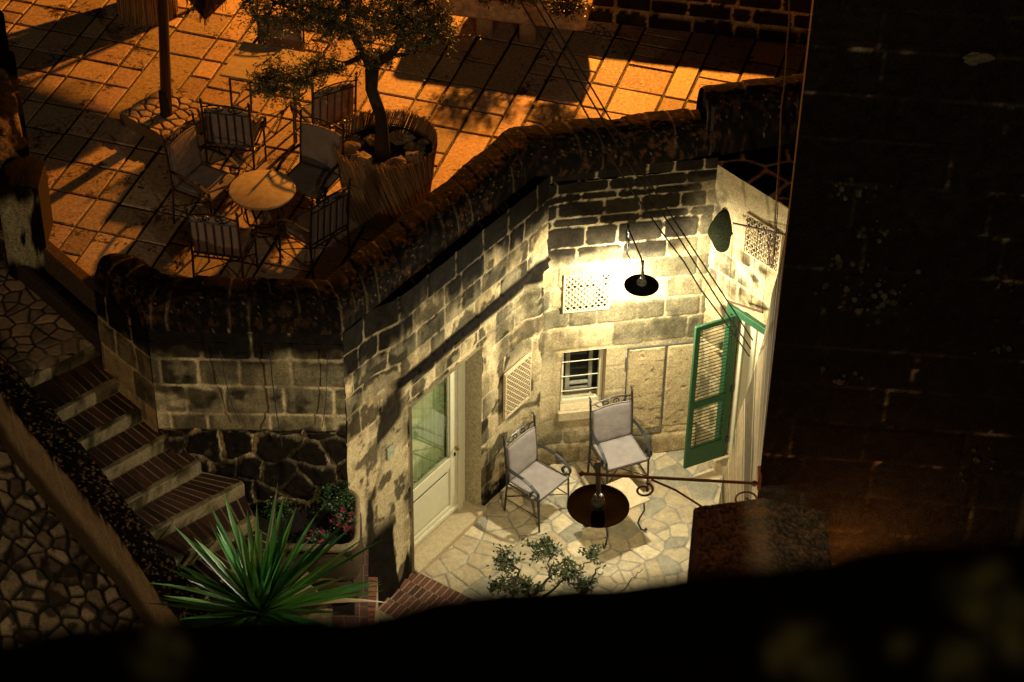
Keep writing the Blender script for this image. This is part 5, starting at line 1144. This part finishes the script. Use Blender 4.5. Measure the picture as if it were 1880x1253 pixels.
q = P(372, 1140, 1.6); shrub('fern', 'feathery green fern at the foot of the low stair wall', q, (.16, .14, .14), 40, .03, .005, [C(.03, .09, .02), C(.02, .06, .015)], 25)
q = P(930, -2, 4.13); shrub('trough_plant', 'leafy plant growing along the middle of the stone trough at the top edge', q, (.42, .18, .42), 120, .045, .010, [C(.05, .05, .02), C(.08, .07, .03)], 29)
q = P(1040, 20, 4.13); shrub('trough_plant', 'dark shrub spilling over the front right of the stone trough', q, (.26, .2, .30), 80, .04, .009, [C(.03, .03, .012), C(.05, .045, .02)], 26)
shrub('pot_plant', 'bushy plant growing from the upright reed-wrapped pot', C(bp2[0], bp2[1] + .28, TZ + .62), (.30, .28, .42), 110, .04, .010, GT, 27)

# ------------------------------------------------------------------ cables and drying rack
def cable(label, pts, r, m, group, name='cable'):
    mb = MB(); P_ = []
    for a, b in zip(pts[:-1], pts[1:]):
        for s_ in np.linspace(0, 1, 8, endpoint=False): P_.append(a * (1 - s_) + b * s_)
    P_.append(pts[-1]); mb.tube(P_, r, 6); return tag(mb.build(name, m), label, 'cable', group)
def cab(px, y0, y1): n = len(px); return [VY(x, y, y0 + (y1 - y0) * (i / (n - 1))) for i, (x, y) in enumerate(px)]
G2 = 'overhead cables across the patio'
cable('slack lowest of the three black cables crossing over the patio', cab([(948, -10), (1060, 180), (1122, 290), (1160, 350), (1210, 420), (1255, 480), (1285, 530), (1330, 590), (1376, 655)], 16.2, 18.45), .0075, M_CABLE, G2)
cable('middle of the three black cables crossing over the patio', cab([(972, -10), (1150, 295), (1245, 435), (1340, 585), (1378, 640)], 16.2, 18.45), .0075, M_CABLE, G2)
cable('uppermost right of the three black cables crossing over the patio', cab([(985, -10), (1165, 295), (1258, 435), (1350, 575), (1382, 625)], 16.2, 18.45), .0075, M_CABLE, G2)
G3 = 'cables hanging beside the dark house'
cable('wavy tan cable hanging down beside the dark house edge', [VY(x, y, 18.2) for x, y in [(1449, -10), (1449, 40), (1444, 90), (1441, 150), (1434, 200), (1432, 260), (1427, 340), (1422, 420), (1419, 490)]], .008, M_CABLE2, G3)
cable('straight thin rusty cable hanging just right of the tan one', [VY(x, y, 18.2) for x, y in [(1434, 260), (1428, 380), (1422, 470)]], .005, M_RUST, G3)
G4 = 'thin wires hanging on the bastion wall'
Yb = 16.66
cable('thin blue-black wire slanting down the left of the bastion front', [VY(x, y, Yb) for x, y in [(404, 645), (412, 690), (425, 740), (441, 780)]], .004, M_CABLE, G4)
cable('thin blue-black wire hanging down the middle of the bastion front', [VY(x, y, Yb - (.0 if y < 780 else .1)) for x, y in [(496, 645), (500, 700), (508, 760), (518, 818)]], .0055, M_CABLE, G4)
cable('thin dark wire hanging straight down right of the middle one on the bastion front', [VY(x, y, Yb) for x, y in [(601, 650), (600, 700), (598, 740), (592, 784)]], .0035, M_CABLE, G4)
dr = thing('drying_rack', 'rusty wall-mounted clothes line frame above the green doorway', 'drying rack')
t0_, t1_ = RP(.14, 3.30, .18), RP(.80, 3.44, .18); u0_, u1_ = V(1336, 553, R + nR * .22, RE + nR * .22), V(1400, 574, R + nR * .22, RE + nR * .22)
t0_, t1_ = V(1346, 410, R + nR * .10, RE + nR * .10), V(1441, 431, R + nR * .10, RE + nR * .10)
mb = MB(); mb.tube([t0_, t1_], .012, 6); mb.build('upper_rod', M_RUST, dr); mb = MB(); mb.tube([u0_, u1_], .013, 6); mb.build('lower_rod', M_RUST, dr)
for k in range(4):
    s_ = .02 + k * .33; mb = MB(); a_ = t0_ * (1 - s_ * .72) + t1_ * s_ * .72; b_ = u0_ * (1 - s_ * .97) + u1_ * s_ * .97; mb.tube([a_, b_], .003, 4); mb.build('line', M_CABLE, dr)
pg = MB(); rn = np.random.default_rng(2)
for k in range(12): q = V(1413 + rn.uniform(-4, 4), 440 + k * 4.4, R + nR * .2, RE + nR * .2); pg.box(q, (.012, .012, .05), rn.uniform(0, 3), bev=.002)
tag(pg.build('clothes_pegs', mat('dark_red_pegs', (.12, .02, .015), rough=.6)), 'bunch of dark red clothes pegs hanging on the line by the vent', 'clothes pegs')
